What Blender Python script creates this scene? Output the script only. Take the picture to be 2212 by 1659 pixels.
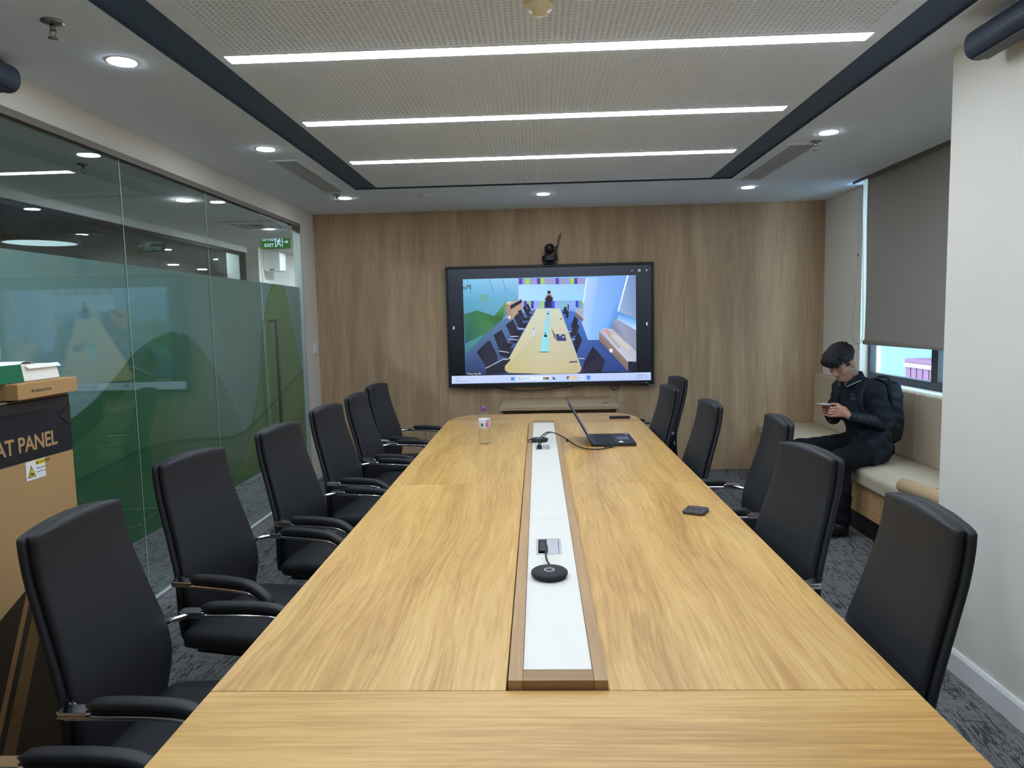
import bpy, bmesh, math, random
import numpy as np
from mathutils import Matrix, Vector
random.seed(4); np.random.seed(4)
for o in list(bpy.data.objects): bpy.data.objects.remove(o)
SC = bpy.context.scene; COL = SC.collection
PI = math.pi
# ---------------------------------------------------------------- camera
CAMF, YAW, PITCH, ROLL, CH = 1516.54, 0.0382, 0.0919, -0.0226, 1.54
def cam_axes():
    f = np.array([-math.sin(YAW), math.cos(YAW), 0]); r = np.array([math.cos(YAW), math.sin(YAW), 0]); u = np.array([0, 0, 1.])
    f2 = f*math.cos(PITCH)-u*math.sin(PITCH); u2 = u*math.cos(PITCH)+f*math.sin(PITCH)
    return r*math.cos(ROLL)+u2*math.sin(ROLL), -r*math.sin(ROLL)+u2*math.cos(ROLL), f2
CR, CU, CF = cam_axes()
cd = bpy.data.cameras.new('camera'); cam = bpy.data.objects.new('camera', cd); COL.objects.link(cam)
cd.sensor_width = 36; cd.sensor_fit = 'HORIZONTAL'; cd.lens = CAMF/2212*36; cd.clip_start = .05; cd.clip_end = 200
cam.matrix_world = Matrix(((CR[0], CU[0], -CF[0], 0), (CR[1], CU[1], -CF[1], 0), (CR[2], CU[2], -CF[2], CH), (0, 0, 0, 1)))
SC.camera = cam
def ray(px, py): return CF*CAMF+CR*(px-1106)+CU*(829.5-py)
def onX(px, py, x): d = ray(px, py); return np.array([0, 0, CH])+d*(x/d[0])
def onY(px, py, y): d = ray(px, py); return np.array([0, 0, CH])+d*(y/d[1])
def onZ(px, py, z): d = ray(px, py); return np.array([0, 0, CH])+d*((z-CH)/d[2])
# ---------------------------------------------------------------- world and exposure
w = bpy.data.worlds.new('world'); SC.world = w; w.use_nodes = True
bg = w.node_tree.nodes['Background']; bg.inputs[0].default_value = (.66, .86, 1, 1); bg.inputs[1].default_value = 8.0
SC.view_settings.view_transform = 'Standard'; SC.view_settings.look = 'None'
SC.view_settings.gamma = 1; SC.view_settings.use_curve_mapping = False
SC.view_settings.exposure = 0.13
LINEAR_LAMP = 27.0      # emission of the ceiling strips
DOWN_LAMP = 70.0       # emission of the round downlights
# ---------------------------------------------------------------- node helpers
def lin(c):
    return tuple(((v/255)/12.92 if v/255 <= .04045 else ((v/255+.055)/1.055)**2.4) for v in c)
class NT:
    def __init__(s, name):
        s.m = bpy.data.materials.new(name); s.m.use_nodes = True; s.t = s.m.node_tree
        for n in list(s.t.nodes): s.t.nodes.remove(n)
        s.out = s.n('ShaderNodeOutputMaterial')
    def n(s, t, **k):
        x = s.t.nodes.new(t)
        for a, b in k.items(): setattr(x, a, b)
        return x
    def set(s, sock, v):
        if isinstance(v, bpy.types.NodeSocket): s.t.links.new(v, sock)
        elif isinstance(v, (tuple, list)) and len(v) == 3 and sock.type == 'RGBA': sock.default_value = (*v, 1)
        else: sock.default_value = v
    def math(s, op, a, b=0, c=0):
        x = s.n('ShaderNodeMath', operation=op)
        s.set(x.inputs[0], a); s.set(x.inputs[1], b); s.set(x.inputs[2], c); return x.outputs[0]
    def mix(s, f, a, b):
        x = s.n('ShaderNodeMix', data_type='RGBA'); s.set(x.inputs[0], f); s.set(x.inputs[6], a); s.set(x.inputs[7], b); return x.outputs[2]
    def pos(s): return s.n('ShaderNodeNewGeometry').outputs['Position']
    def objc(s): return s.n('ShaderNodeTexCoord').outputs['Object']
    def sep(s, v): x = s.n('ShaderNodeSeparateXYZ'); s.set(x.inputs[0], v); return x.outputs
    def mapping(s, v, loc=(0, 0, 0), rot=(0, 0, 0), sc=(1, 1, 1)):
        x = s.n('ShaderNodeMapping'); s.set(x.inputs[0], v); x.inputs[1].default_value = loc; x.inputs[2].default_value = rot; x.inputs[3].default_value = sc; return x.outputs[0]
    def noise(s, v, scale=5, detail=3, rough=.5, dist=0):
        x = s.n('ShaderNodeTexNoise'); s.set(x.inputs['Vector'], v); x.inputs['Scale'].default_value = scale
        x.inputs['Detail'].default_value = detail; x.inputs['Roughness'].default_value = rough; x.inputs['Distortion'].default_value = dist; return x.outputs[0]
    def ramp(s, f, pts):
        x = s.n('ShaderNodeValToRGB'); s.set(x.inputs[0], f); e = x.color_ramp.elements
        while len(e) < len(pts): e.new(.5)
        for q, (p_, c) in zip(e, pts): q.position = p_; q.color = (*c, 1) if len(c) == 3 else c
        return x.outputs[0]
    def bump(s, h, strength=.2, dist=.01):
        x = s.n('ShaderNodeBump'); s.set(x.inputs['Height'], h); x.inputs['Strength'].default_value = strength; x.inputs['Distance'].default_value = dist; return x.outputs[0]
    def pbsdf(s, col, rough=.5, metal=0, nrm=None, spec=.5, **k):
        x = s.n('ShaderNodeBsdfPrincipled'); s.set(x.inputs['Base Color'], col); s.set(x.inputs['Roughness'], rough)
        s.set(x.inputs['Metallic'], metal); s.set(x.inputs['Specular IOR Level'], spec)
        if nrm is not None: s.set(x.inputs['Normal'], nrm)
        for a, b in k.items(): s.set(x.inputs[a.replace('_', ' ')], b)
        return x.outputs[0]
    def done(s, sh): s.t.links.new(sh, s.out.inputs[0]); return s.m
def plain(name, rgb, rough=.5, metal=0, var=.06, scale=12, spec=.5, bump=0, bscale=200):
    t = NT(name); c = lin(rgb); v = t.noise(t.objc(), scale, 3)
    col = t.mix(v, tuple(x*(1-var) for x in c), tuple(min(1, x*(1+var)) for x in c))
    nr = t.bump(t.noise(t.objc(), bscale, 2), bump, .002) if bump else None
    return t.done(t.pbsdf(col, rough, metal, nr, spec))
def glow(name, rgb, strength):
    t = NT(name); e = t.n('ShaderNodeEmission'); t.set(e.inputs[0], tuple(rgb)); e.inputs[1].default_value = strength
    return t.done(e.outputs[0])
def arch_glass(name, tint, refl=1.0, ior=1.5):
    t = NT(name); tr = t.n('ShaderNodeBsdfTransparent'); t.set(tr.inputs[0], tint)
    gl = t.n('ShaderNodeBsdfGlossy'); gl.inputs['Roughness'].default_value = .0
    fr = t.n('ShaderNodeFresnel'); bf = t.n('ShaderNodeNewGeometry').outputs['Backfacing']
    t.set(fr.inputs[0], t.math('ADD', ior, t.math('MULTIPLY', bf, 1/ior-ior)))
    mx = t.n('ShaderNodeMixShader'); t.set(mx.inputs[0], t.math('MULTIPLY', fr.outputs[0], refl)); t.t.links.new(tr.outputs[0], mx.inputs[1]); t.t.links.new(gl.outputs[0], mx.inputs[2])
    return t.done(mx.outputs[0])
def wood(name, dark, mid, light, axis='Y', grain=1.0, rough=.42, knots=.5, seed=0, spec=.4):
    t = NT(name); P = t.pos()
    rot = {'Y': (0, 0, 0), 'X': (0, 0, PI/2), 'Z': (PI/2, 0, 0)}[axis]
    base = t.mapping(P, (seed*3.1, seed*1.7, seed*.9), rot)
    wob = t.noise(t.mapping(base, sc=(2.2, .55, 2.2)), 1.2, 2, .5)
    warp = t.n('ShaderNodeVectorMath', operation='ADD'); t.set(warp.inputs[0], base)
    cmb = t.n('ShaderNodeCombineXYZ'); t.set(cmb.inputs[0], t.math('MULTIPLY', t.math('SUBTRACT', wob, .5), .16*knots)); t.t.links.new(cmb.outputs[0], warp.inputs[1])
    big = t.noise(t.mapping(warp.outputs[0], sc=(6*grain, .55, 6*grain)), 1.5, 3, .55, .25)
    fine = t.noise(t.mapping(warp.outputs[0], sc=(95*grain, 1.7, 95*grain)), 1.5, 4, .65)
    pore = t.noise(t.mapping(warp.outputs[0], sc=(380*grain, 5, 380*grain)), 1.2, 2, .6)
    rg = t.math('ABSOLUTE', t.math('SUBTRACT', t.math('FRACT', t.math('MULTIPLY', t.math('ADD', big, t.math('MULTIPLY', fine, .05)), 13)), .5))
    f = t.math('ADD', t.math('ADD', t.math('MULTIPLY', big, .42), t.math('MULTIPLY', fine, .46)), t.math('MULTIPLY', rg, .11*min(1, knots+.25)))
    c = t.ramp(f, [(.34, dark), (.49, mid), (.64, light)])
    c = t.mix(t.math('MULTIPLY', t.math('GREATER_THAN', pore, .60), .16), c, tuple(v*.62 for v in dark))
    n = t.bump(pore, .06, .001)
    return t.done(t.pbsdf(c, rough, 0, n, spec))
# ---------------------------------------------------------------- mesh helpers
class MB:
    def __init__(s): s.v = []; s.f = []; s.mi = []; s.cur = 0
    def add(s, vs, fs):
        o = len(s.v); s.v += [tuple(map(float, v)) for v in vs]; s.f += [tuple(i+o for i in f) for f in fs]; s.mi += [s.cur]*len(fs); return s
    def box(s, x0, x1, y0, y1, z0, z1):
        return s.add([(x0, y0, z0), (x1, y0, z0), (x1, y1, z0), (x0, y1, z0), (x0, y0, z1), (x1, y0, z1), (x1, y1, z1), (x0, y1, z1)],
                     [(3, 2, 1, 0), (4, 5, 6, 7), (0, 1, 5, 4), (1, 2, 6, 5), (2, 3, 7, 6), (3, 0, 4, 7)])
    def obox(s, c, ax, ay, az):
        c = np.array(c, float); ax, ay, az = (np.array(q, float) for q in (ax, ay, az))
        vs = [c+sx*ax+sy*ay+sz*az for sz in (-1, 1) for sx, sy in ((-1, -1), (1, -1), (1, 1), (-1, 1))]
        return s.add(vs, [(3, 2, 1, 0), (4, 5, 6, 7), (0, 1, 5, 4), (1, 2, 6, 5), (2, 3, 7, 6), (3, 0, 4, 7)])
    def loft(s, rings, closed=True, cap=True):
        n = len(rings[0]); vs = [p for r in rings for p in r]; fs = []
        for i in range(len(rings)-1):
            for j in range(n if closed else n-1):
                k = (j+1) % n; fs.append((i*n+j, i*n+k, (i+1)*n+k, (i+1)*n+j))
        if cap: fs += [tuple(range(n-1, -1, -1)), tuple(range((len(rings)-1)*n, len(rings)*n))]
        return s.add(vs, fs)
    def lathe(s, prof, c=(0, 0, 0), n=24, axis='Z', ring=False):
        R = []
        if ring: prof = list(prof)+[prof[0]]
        for r, h in prof:
            ring_ = []
            for i in range(n):
                a = 2*PI*i/n; u, v = r*math.cos(a), r*math.sin(a)
                q = {'Z': (u, v, h), 'X': (h, u, v), 'Y': (v, h, u)}[axis]
                ring_.append((c[0]+q[0], c[1]+q[1], c[2]+q[2]))
            R.append(ring_)
        return s.loft(R, cap=not ring)
    def tube(s, path, r, n=8, flat=1.0):
        P = [np.array(p, float) for p in path]; rings = []; up = None
        for i, p in enumerate(P):
            d = P[min(i+1, len(P)-1)]-P[max(i-1, 0)]; d = d/np.linalg.norm(d)
            if up is None: up = np.array([0, 0, 1.]) if abs(d[2]) < .9 else np.array([1., 0, 0])
            a = np.cross(d, up); a /= np.linalg.norm(a); up = np.cross(a, d)
            rr = r[i] if hasattr(r, '__len__') else r
            rings.append([p+rr*(math.cos(2*PI*k/n)*a+flat*math.sin(2*PI*k/n)*up) for k in range(n)])
        return s.loft(rings)
    def prism(s, poly, axis, a, b):
        def P(u, v, h): return {'Z': (u, v, h), 'X': (h, u, v), 'Y': (u, h, v)}[axis]
        n = len(poly); vs = [P(u, v, a) for u, v in poly]+[P(u, v, b) for u, v in poly]
        fs = [tuple(range(n)), tuple(range(2*n-1, n-1, -1))]+[((i+1) % n, i, n+i, n+(i+1) % n) for i in range(n)]
        return s.add(vs, fs)
    def build(s, name, mat, parent=None, smooth=False, bevel=0, seg=2):
        me = bpy.data.meshes.new(name); me.from_pydata(s.v, [], s.f); me.validate()
        bm = bmesh.new(); bm.from_mesh(me); bmesh.ops.recalc_face_normals(bm, faces=bm.faces); bm.to_mesh(me); bm.free()
        mats = mat if isinstance(mat, (list, tuple)) else [mat]
        for m in mats: me.materials.append(m)
        if len(mats) > 1 and len(s.mi) == len(me.polygons): me.polygons.foreach_set('material_index', s.mi)
        if smooth: me.shade_smooth()
        return link(name, me, parent, bevel, seg)
def link(name, me, parent=None, bevel=0, seg=2):
    o = bpy.data.objects.new(name, me); COL.objects.link(o)
    if parent is not None: put(o, parent)
    if bevel:
        b = o.modifiers.new('bevel', 'BEVEL'); b.width = bevel; b.segments = seg; b.limit_method = 'ANGLE'; b.angle_limit = .6; b.harden_normals = False
    return o
WORLD = {}
def put(o, parent):
    o.parent = parent; o.matrix_parent_inverse = WORLD.get(parent.name, Matrix.Identity(4)).inverted()
def tag(o, label, cat=None, group=None, kind=None):
    o['label'] = label
    if cat: o['category'] = cat
    if group: o['group'] = group
    if kind: o['kind'] = kind
    return o
def thing(name, loc, label, cat, group=None, kind=None):
    o = bpy.data.objects.new(name, None); COL.objects.link(o); o.location = loc; o.empty_display_size = .1
    WORLD[o.name] = Matrix.Translation(loc)
    return tag(o, label, cat, group, kind)
def struct(o, label=None):
    o['kind'] = 'structure'
    if label: o['label'] = label
    return o
def copy_tree(o, parent=None):
    c = o.copy(); COL.objects.link(c)
    if parent is not None: c.parent = parent
    for ch in list(o.children): copy_tree(ch, c)
    return c
def text_mesh(body, size, extrude=0.0, align='LEFT', mat=None, shear=0, spacing=1.0, offset=0.0):
    cu = bpy.data.curves.new('text', 'FONT'); cu.body = body; cu.size = size; cu.extrude = extrude; cu.align_x = align
    cu.space_character = spacing; cu.offset = offset; cu.resolution_u = 3
    o = bpy.data.objects.new('text', cu); COL.objects.link(o)
    dg = bpy.context.evaluated_depsgraph_get(); me = bpy.data.meshes.new_from_object(o.evaluated_get(dg))
    bpy.data.objects.remove(o); bpy.data.curves.remove(cu)
    me.materials.clear()
    if mat: me.materials.append(mat)
    return me
def place_text(name, me, parent, origin, xdir, ydir):
    x = Vector(xdir).normalized(); y = Vector(ydir).normalized(); z = x.cross(y)
    M = Matrix(((x[0], y[0], z[0], origin[0]), (x[1], y[1], z[1], origin[1]), (x[2], y[2], z[2], origin[2]), (0, 0, 0, 1)))
    me.transform(M); return link(name, me, parent)
def rrect(x0, x1, y0, y1, r, n=6):
    pts = []
    for cx, cy, a0 in ((x1-r, y0+r, -PI/2), (x1-r, y1-r, 0), (x0+r, y1-r, PI/2), (x0+r, y0+r, PI)):
        for i in range(n+1):
            a = a0+PI/2*i/n; pts.append((cx+r*math.cos(a), cy+r*math.sin(a)))
    return pts
def smooth_path(pts, n=8):
    P = np.array(pts, float); P = np.vstack([2*P[0]-P[1], P, 2*P[-1]-P[-2]]); out = []
    for i in range(1, len(P)-2):
        for k in range(n):
            t = k/n; a, b, c, d = P[i-1], P[i], P[i+1], P[i+2]
            out.append(.5*(2*b+(c-a)*t+(2*a-5*b+4*c-d)*t*t+(3*b-a-3*c+d)*t**3))
    out.append(P[-2]); return out
# ---------------------------------------------------------------- shared materials
M = {}
M['wall'] = plain('painted_wall', (226, 222, 212), .85, var=.02, scale=3, spec=.2)
M['ceiling'] = plain('ceiling_paint', (226, 237, 252), .9, var=.015, scale=3, spec=.15)
M['navy'] = plain('navy_paint', (74, 92, 120), .6, var=.05, scale=3, spec=.3)
M['spk'] = plain('speaker_navy', (46, 58, 76), .5, var=.05, scale=3, spec=.4)
M['hole'] = plain('hole_backing', (44, 43, 42), .9)
M['white'] = plain('white_plastic', (232, 232, 230), .4, var=.02)
M['offwhite'] = plain('ivory_plastic', (222, 205, 160), .45, var=.03)
M['chrome'] = plain('chrome', (225, 225, 228), .12, 1.0, var=.02)
M['steel'] = plain('brushed_steel', (165, 160, 155), .3, 1.0, var=.05, scale=40)
M['alu'] = plain('aluminium', (205, 205, 208), .35, .7, var=.03)
M['black'] = plain('black_plastic', (22, 23, 26), .45, var=.1)
M['blackgloss'] = plain('black_gloss', (14, 15, 18), .2, var=.1)
M['rubber'] = plain('black_cable', (30, 30, 32), .5, var=.1)
M['leather'] = plain('black_leather', (33, 34, 38), .52, var=.12, scale=25, spec=.35, bump=.12, bscale=420)
M['leather_pad'] = plain('armrest_leather', (36, 37, 40), .5, var=.12, scale=25, spec=.35, bump=.1, bscale=420)
M['card'] = plain('cardboard', (176, 140, 96), .85, var=.06, scale=6, spec=.15, bump=.1, bscale=60)
M['card_black'] = plain('black_print', (30, 31, 37), .6, var=.1, scale=8, spec=.3)
M['tape'] = plain('clear_tape', (40, 40, 44), .12, var=.2, scale=30, spec=.8)
M['strip'] = glow('linear_diffuser', (.86, .975, 1.11), LINEAR_LAMP)
M['down'] = glow('downlight_diffuser', (.88, .975, 1.08), DOWN_LAMP)
M['down_far'] = glow('corridor_downlight_diffuser', (.9, .98, 1.08), 600.0)
M['glass'] = arch_glass('clear_glass', (.88, .94, .925), 1.0)
M['winglass'] = arch_glass('window_glass', (.93, .97, .98), .8)
G = lambda a: lin(a)
M['oakY'] = wood('oak_lengthwise', G((172, 128, 68)), G((203, 160, 93)), G((221, 184, 118)), 'Y', .8, .36, 1.0, 0)
M['oakY2'] = wood('oak_lengthwise_b', G((172, 128, 68)), G((203, 160, 93)), G((221, 184, 118)), 'Y', .8, .36, 1.0, 2.3)
M['oakX'] = wood('oak_crosswise', G((170, 126, 66)), G((201, 158, 91)), G((216, 178, 111)), 'X', .8, .36, .35, 1.1)
M['frameY'] = wood('tan_edging', G((158, 122, 82)), G((176, 140, 98)), G((188, 152, 110)), 'Y', 1.4, .45, .1, 5)
M['frameX'] = wood('tan_edging_cross', G((140, 108, 72)), G((160, 124, 84)), G((178, 142, 100)), 'X', 1.4, .45, .1, 5)
M['wallwood'] = wood('wall_laminate', G((166, 137, 108)), G((190, 161, 129)), G((208, 181, 149)), 'Z', 1.0, .5, .05, 7, .3)
M['credwood'] = wood('pale_laminate', G((160, 136, 104)), G((178, 154, 122)), G((190, 168, 136)), 'X', .8, .5, .2, 3)
M['benchwood'] = wood('bench_laminate', G((168, 130, 86)), G((190, 152, 106)), G((205, 170, 124)), 'Y', .6, .5, .3, 4)
# carpet: grey loop pile with broken dark lines
t = NT('carpet'); P = t.pos()
wv = t.mapping(P, rot=(0, 0, .12))
n0 = t.noise(t.mapping(wv, sc=(24, 3.0, 1)), 1, 3, .6, .9); n1 = t.noise(t.mapping(wv, sc=(5, 34, 1)), 1, 2, .6, .8)
l0 = t.math('LESS_THAN', t.math('ABSOLUTE', t.math('SUBTRACT', n0, .5)), .020)
l1 = t.math('LESS_THAN', t.math('ABSOLUTE', t.math('SUBTRACT', n1, .55)), .012)
ln = t.math('MAXIMUM', l0, t.math('MULTIPLY', l1, .8))
pile = t.noise(P, 420, 2, .7)
c = t.ramp(pile, [(.3, lin((84, 84, 86))), (.7, lin((146, 145, 146)))])
c = t.mix(t.math('MULTIPLY', ln, .8), c, lin((44, 44, 47)))
M['carpet'] = t.done(t.pbsdf(c, .95, 0, t.bump(pile, .5, .003), .1))
# ================================================================ THE ROOM
ZC, YW, WL, WR, YN = 2.6126, 6.985, -2.2, 2.79, -1.3
struct(MB().box(-4.3, 3.1, YN-.1, 13, -.1, 0).build('floor', M['carpet']), 'dark grey patterned carpet')
# far wall: backing board and laminate panels with fine joints
M['cwall_'] = M['wall']
wb = struct(MB().box(WL-.055, WR+.25, YW+.012, YW+.15, 0, 2.85).build('wall_back', M['cwall_']), 'far wall clad in brown wood laminate')
xs = [WL, -1.0, .22, 1.44, WR]
for i in range(4):
    for z0, z1 in ((0, ZC),):
        MB().box(xs[i]+.0007, xs[i+1]-.0007, YW, YW+.012, z0+.0007, z1-.0007).build('panel', M['wallwood'], wb)
struct(MB().box(WL-.15, WR+.25, YN-.12, YN, 0, 2.85).build('wall_front', M['wall']), 'white wall behind the viewer')
# left wall: white beam above the glass and the pier beside the door
wl = struct(MB().box(-2.255, WL, YN, YW+.012, 2.462, 2.85).build('wall_left', M['wall']), 'white beam above the glass partition')
MB().box(-2.255, WL, 6.535, YW+.012, 0, 2.462).build('pier', M['wall'], wl)
# right wall, column
wr = struct(MB().box(WR, WR+.18, 6.2, YW+.012, 0, 2.85).build('wall_right', M['wall']), 'white wall around the window')
MB().box(WR, WR+.18, 3.1, 6.2, 0, .955).build('sill_wall', M['wall'], wr)
MB().box(WR, WR+.18, 3.1, 6.2, 2.72, 2.85).build('lintel', M['wall'], wr)
MB().box(WR, WR+.18, YN, 1.55, 0, 2.85).build('wall_section', M['wall'], wr)
struct(MB().box(1.75, WR+.18, 1.55, 3.1, 0, 2.85).build('wall_column', M['wall'], bevel=.004), 'broad white column beside the window')
bb = MB(); bb.prism([(1.75, 0), (1.735, 0), (1.735, .085), (1.742, .1), (1.75, .1)], 'Y', 1.545, 3.112)
bb.prism([(3.1, 0), (3.114, 0), (3.114, .085), (3.107, .1), (3.1, .1)], 'X', 1.737, 2.1)
struct(bb.build('baseboard_right', M['white']), 'white skirting at the foot of the column')
# ceiling: plaster border, recessed navy band, perforated centre panel
OL, OR_, OY, ON = -1.455, 1.562, 5.772, .10
IL, IR, IY, IN = -1.268, 1.378, 5.69, .20
ce = MB(); ce.box(WL, OL, YN, YW, ZC, ZC+.12); ce.box(OL, OR_, OY, YW, ZC, ZC+.12); ce.box(OL, OR_, YN, ON, ZC, ZC+.12)
ce.box(OR_, 2.64, YN, YW, ZC, ZC+.12); ce.box(2.64, WR, 6.2, YW, ZC, ZC+.12); ce.box(2.64, WR, YN, 3.1, ZC, ZC+.12)
ce.box(2.64, WR+.18, 3.1, 6.2, ZC+.12, ZC+.2)
ceil = struct(ce.build('ceiling', M['ceiling']), 'white plaster ceiling border')
nb = MB(); nb.box(OL-.01, OR_+.01, ON-.01, OY+.01, ZC+.0135, ZC+.1)
e_ = .0015
nb.box(OL, OL+e_, ON, OY, ZC+.001, ZC+.0135); nb.box(OR_-e_, OR_, ON, OY, ZC+.001, ZC+.0135); nb.box(OL, OR_, OY-e_, OY, ZC+.001, ZC+.0135); nb.box(OL, OR_, ON, ON+e_, ZC+.001, ZC+.0135)
nb.box(IL-e_, IL, IN, IY, ZC+.001, ZC+.0135); nb.box(IR, IR+e_, IN, IY, ZC+.001, ZC+.0135); nb.box(IL, IR, IY, IY+e_, ZC+.001, ZC+.0135)
tag(nb.build('navy_band', M['navy'], ceil), 'recessed navy band around the perforated panel')
LY = [1.022, 1.966, 2.910, 3.853, 4.797]; LW = .037; LX0, LX1 = -1.231, 1.318
pb = MB(); mx0, mx1 = IL+.085, IR-.095; zt = ZC+.012
edges = [IN+.06]+[v for y in LY for v in (y-LW-.03, y+LW+.03)]+[IY-.07]
pb.box(IL, mx0, IN, IY, ZC, zt); pb.box(mx1, IR, IN, IY, ZC, zt)
pb.box(mx0, mx1, IN, edges[0], ZC, zt); pb.box(mx0, mx1, edges[-1], IY, ZC, zt)
zones = []
for i in range(0, len(edges), 2): zones.append((edges[i], edges[i+1]))
for y in LY: pb.box(mx0, mx1, y-LW-.03, y-LW, ZC, zt); pb.box(mx0, mx1, y+LW, y+LW+.03, ZC, zt)
centre = tag(pb.build('centre_panel', M['ceiling'], ceil), 'white perforated acoustic panel')
def perforated(zones, x0, x1, z, pitch=.0225, r=.0046, depth=.009):
    V = []; F4 = []; F3 = []; base = 0
    ang = np.pi/8+np.arange(8)*np.pi/4
    for y0, y1 in zones:
        nx = round((x1-x0)/pitch); ny = max(1, round((y1-y0)/pitch)); px, py = (x1-x0)/nx, (y1-y0)/ny
        gx, gy = np.meshgrid(x0+px*(np.arange(nx)+.5), y0+py*(np.arange(ny)+.5)); gx = gx.ravel(); gy = gy.ravel(); n = len(gx)
        loc = np.zeros((20, 3)); loc[:4] = [(px/2, -py/2, 0), (px/2, py/2, 0), (-px/2, py/2, 0), (-px/2, -py/2, 0)]
        loc[4:12, 0] = r*np.cos(ang); loc[4:12, 1] = r*np.sin(ang); loc[12:20] = loc[4:12]; loc[12:20, 2] = depth
        v = loc[None]+np.stack([gx, gy, np.full(n, z)], 1)[:, None]
        # octagon index 0..7 at 22.5.. degrees: 7,0 face +x ; 1,2 face +y ; 3,4 face -x ; 5,6 face -y
        q = [(0, 1, 4+0, 4+7), (1, 2, 4+2, 4+1), (2, 3, 4+4, 4+3), (3, 0, 4+6, 4+5)]+[(4+k, 4+(k+1) % 8, 12+(k+1) % 8, 12+k) for k in range(8)]
        tr = [(1, 5, 4), (2, 7, 6), (3, 9, 8), (0, 11, 10)]
        off = (base+20*np.arange(n))[:, None, None]
        F4.append((np.array(q)[None]+off).reshape(-1, 4)); F3.append((np.array(tr)[None]+off).reshape(-1, 3)); V.append(v.reshape(-1, 3)); base += 20*n
    V = np.vstack(V); F4 = np.vstack(F4); F3 = np.vstack(F3)
    me = bpy.data.meshes.new('perforation'); me.vertices.add(len(V)); me.vertices.foreach_set('co', V.astype(np.float32).ravel())
    li = np.concatenate([F4.ravel(), F3.ravel()]); me.loops.add(len(li)); me.loops.foreach_set('vertex_index', li.astype(np.int32))
    st = np.concatenate([np.arange(len(F4))*4, len(F4)*4+np.arange(len(F3))*3]); me.polygons.add(len(st)); me.polygons.foreach_set('loop_start', st.astype(np.int32))
    me.update(calc_edges=True); me.materials.append(M['ceiling']); return me
pf = link('perforation', perforated(zones, mx0, mx1, ZC), ceil); tag(pf, 'fine round perforations in the acoustic panel', kind='stuff')
MB().box(IL, IR, IN, IY, ZC+.0122, ZC+.0134).build('panel_backing', M['hole'], ceil)
# linear lamps
ordn = {2.910: 'longest-looking linear ceiling lamp, nearest of the three bright strips', 3.853: 'linear ceiling lamp, middle one of the three bright strips', 4.797: 'shortest-looking linear ceiling lamp, farthest of the three, nearest the screen wall'}
for y in LY:
    r = thing('linear_lamp', ((LX0+LX1)/2, y, ZC), ordn.get(y, 'linear ceiling lamp above the near table end, '+('just' if y > 1.5 else 'well')+' out of view'), 'ceiling lamp', 'linear lamps in the perforated ceiling')
    MB().box(LX0, LX1, y-LW, y+LW, ZC-.0035, ZC+.004).build('diffuser', M['strip'], r)
    h = MB(); h.box(LX0-.004, LX1+.004, y-LW-.004, y-LW, ZC-.0022, ZC+.011); h.box(LX0-.004, LX1+.004, y+LW, y+LW+.004, ZC-.0022, ZC+.011)
    h.box(LX0-.004, LX0, y-LW, y+LW, ZC-.0022, ZC+.011); h.box(LX1, LX1+.004, y-LW, y+LW, ZC-.0022, ZC+.011)
    h.build('trim_frame', M['white'], r)
# downlights
def downlight(x, y, z, label, mat='down', r=.053, group='round downlights in the ceiling border'):
    d = thing('downlight', (x, y, z), label, 'downlight', group)
    MB().lathe([(r*.9, -.001), (r*1.13, -.002), (r*1.16, 0), (r*1.16, .003), (r*.9, .003)], (x, y, z), 32, ring=True).build('trim_ring', M['white'], d, True)
    MB().lathe([(.0005, -.006), (r*.9, -.0055), (r, -.004), (r, .002), (.0005, .002)], (x, y, z), 32).build('diffuser', M[mat], d)
    return d
downlight(-1.657, 2.887, ZC, 'round downlight on the left, largest, nearest the viewer')
downlight(-1.644, 4.36, ZC, 'round downlight on the left, just before the slatted air vent')
downlight(-1.639, 6.12, ZC, 'round downlight in the far left ceiling corner')
downlight(.069, 6.2, ZC, 'round downlight above the screen, middle of the far border')
downlight(1.81, 6.17, ZC, 'round downlight in the far right ceiling corner')
downlight(1.765, 4.395, ZC, 'round downlight on the right, beside the sprinkler')
downlight(-1.657, 1.2, ZC, 'round downlight out of view on the left'); downlight(1.72, 1.2, ZC, 'round downlight out of view on the right')
# air vents
def vent(x0, x1, y0, y1, label):
    v = thing('air_vent', ((x0+x1)/2, (y0+y1)/2, ZC), label, 'air vent', 'slatted air vents')
    f = MB(); b = .022; z0, z1 = ZC-.006, ZC+.001
    f.box(x0, x0+b, y0, y1, z0, z1); f.box(x1-b, x1, y0, y1, z0, z1); f.box(x0+b, x1-b, y0, y0+b, z0, z1); f.box(x0+b, x1-b, y1-b, y1, z0, z1)
    f.build('frame', M['ceiling'], v); MB().box(x0+b, x1-b, y0+b, y1-b, ZC-.0006, ZC-.0001).build('cavity_shade', M['black'], v)  # flat black sheet stands in for the shade behind the slats
    n = 7
    for i in range(n):
        cx = x0+b+(x1-x0-2*b)*(i+.5)/n; w_ = (x1-x0-2*b)/n*.25
        MB().obox((cx, (y0+y1)/2, ZC-.0022), (w_, 0, 0), (0, (y1-y0)/2-b, 0), (0, 0, .0008)).build('slat', M['alu_slat'], v)
M['alu_slat'] = plain('vent_slat', (226, 234, 246), .5, 0, var=.02)
vent(-1.745, -1.545, 4.66, 5.85, 'slatted ceiling air vent on the left, above the glass partition')
vent(1.61, 1.83, 4.65, 5.83, 'slatted ceiling air vent on the right, near the window')
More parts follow.
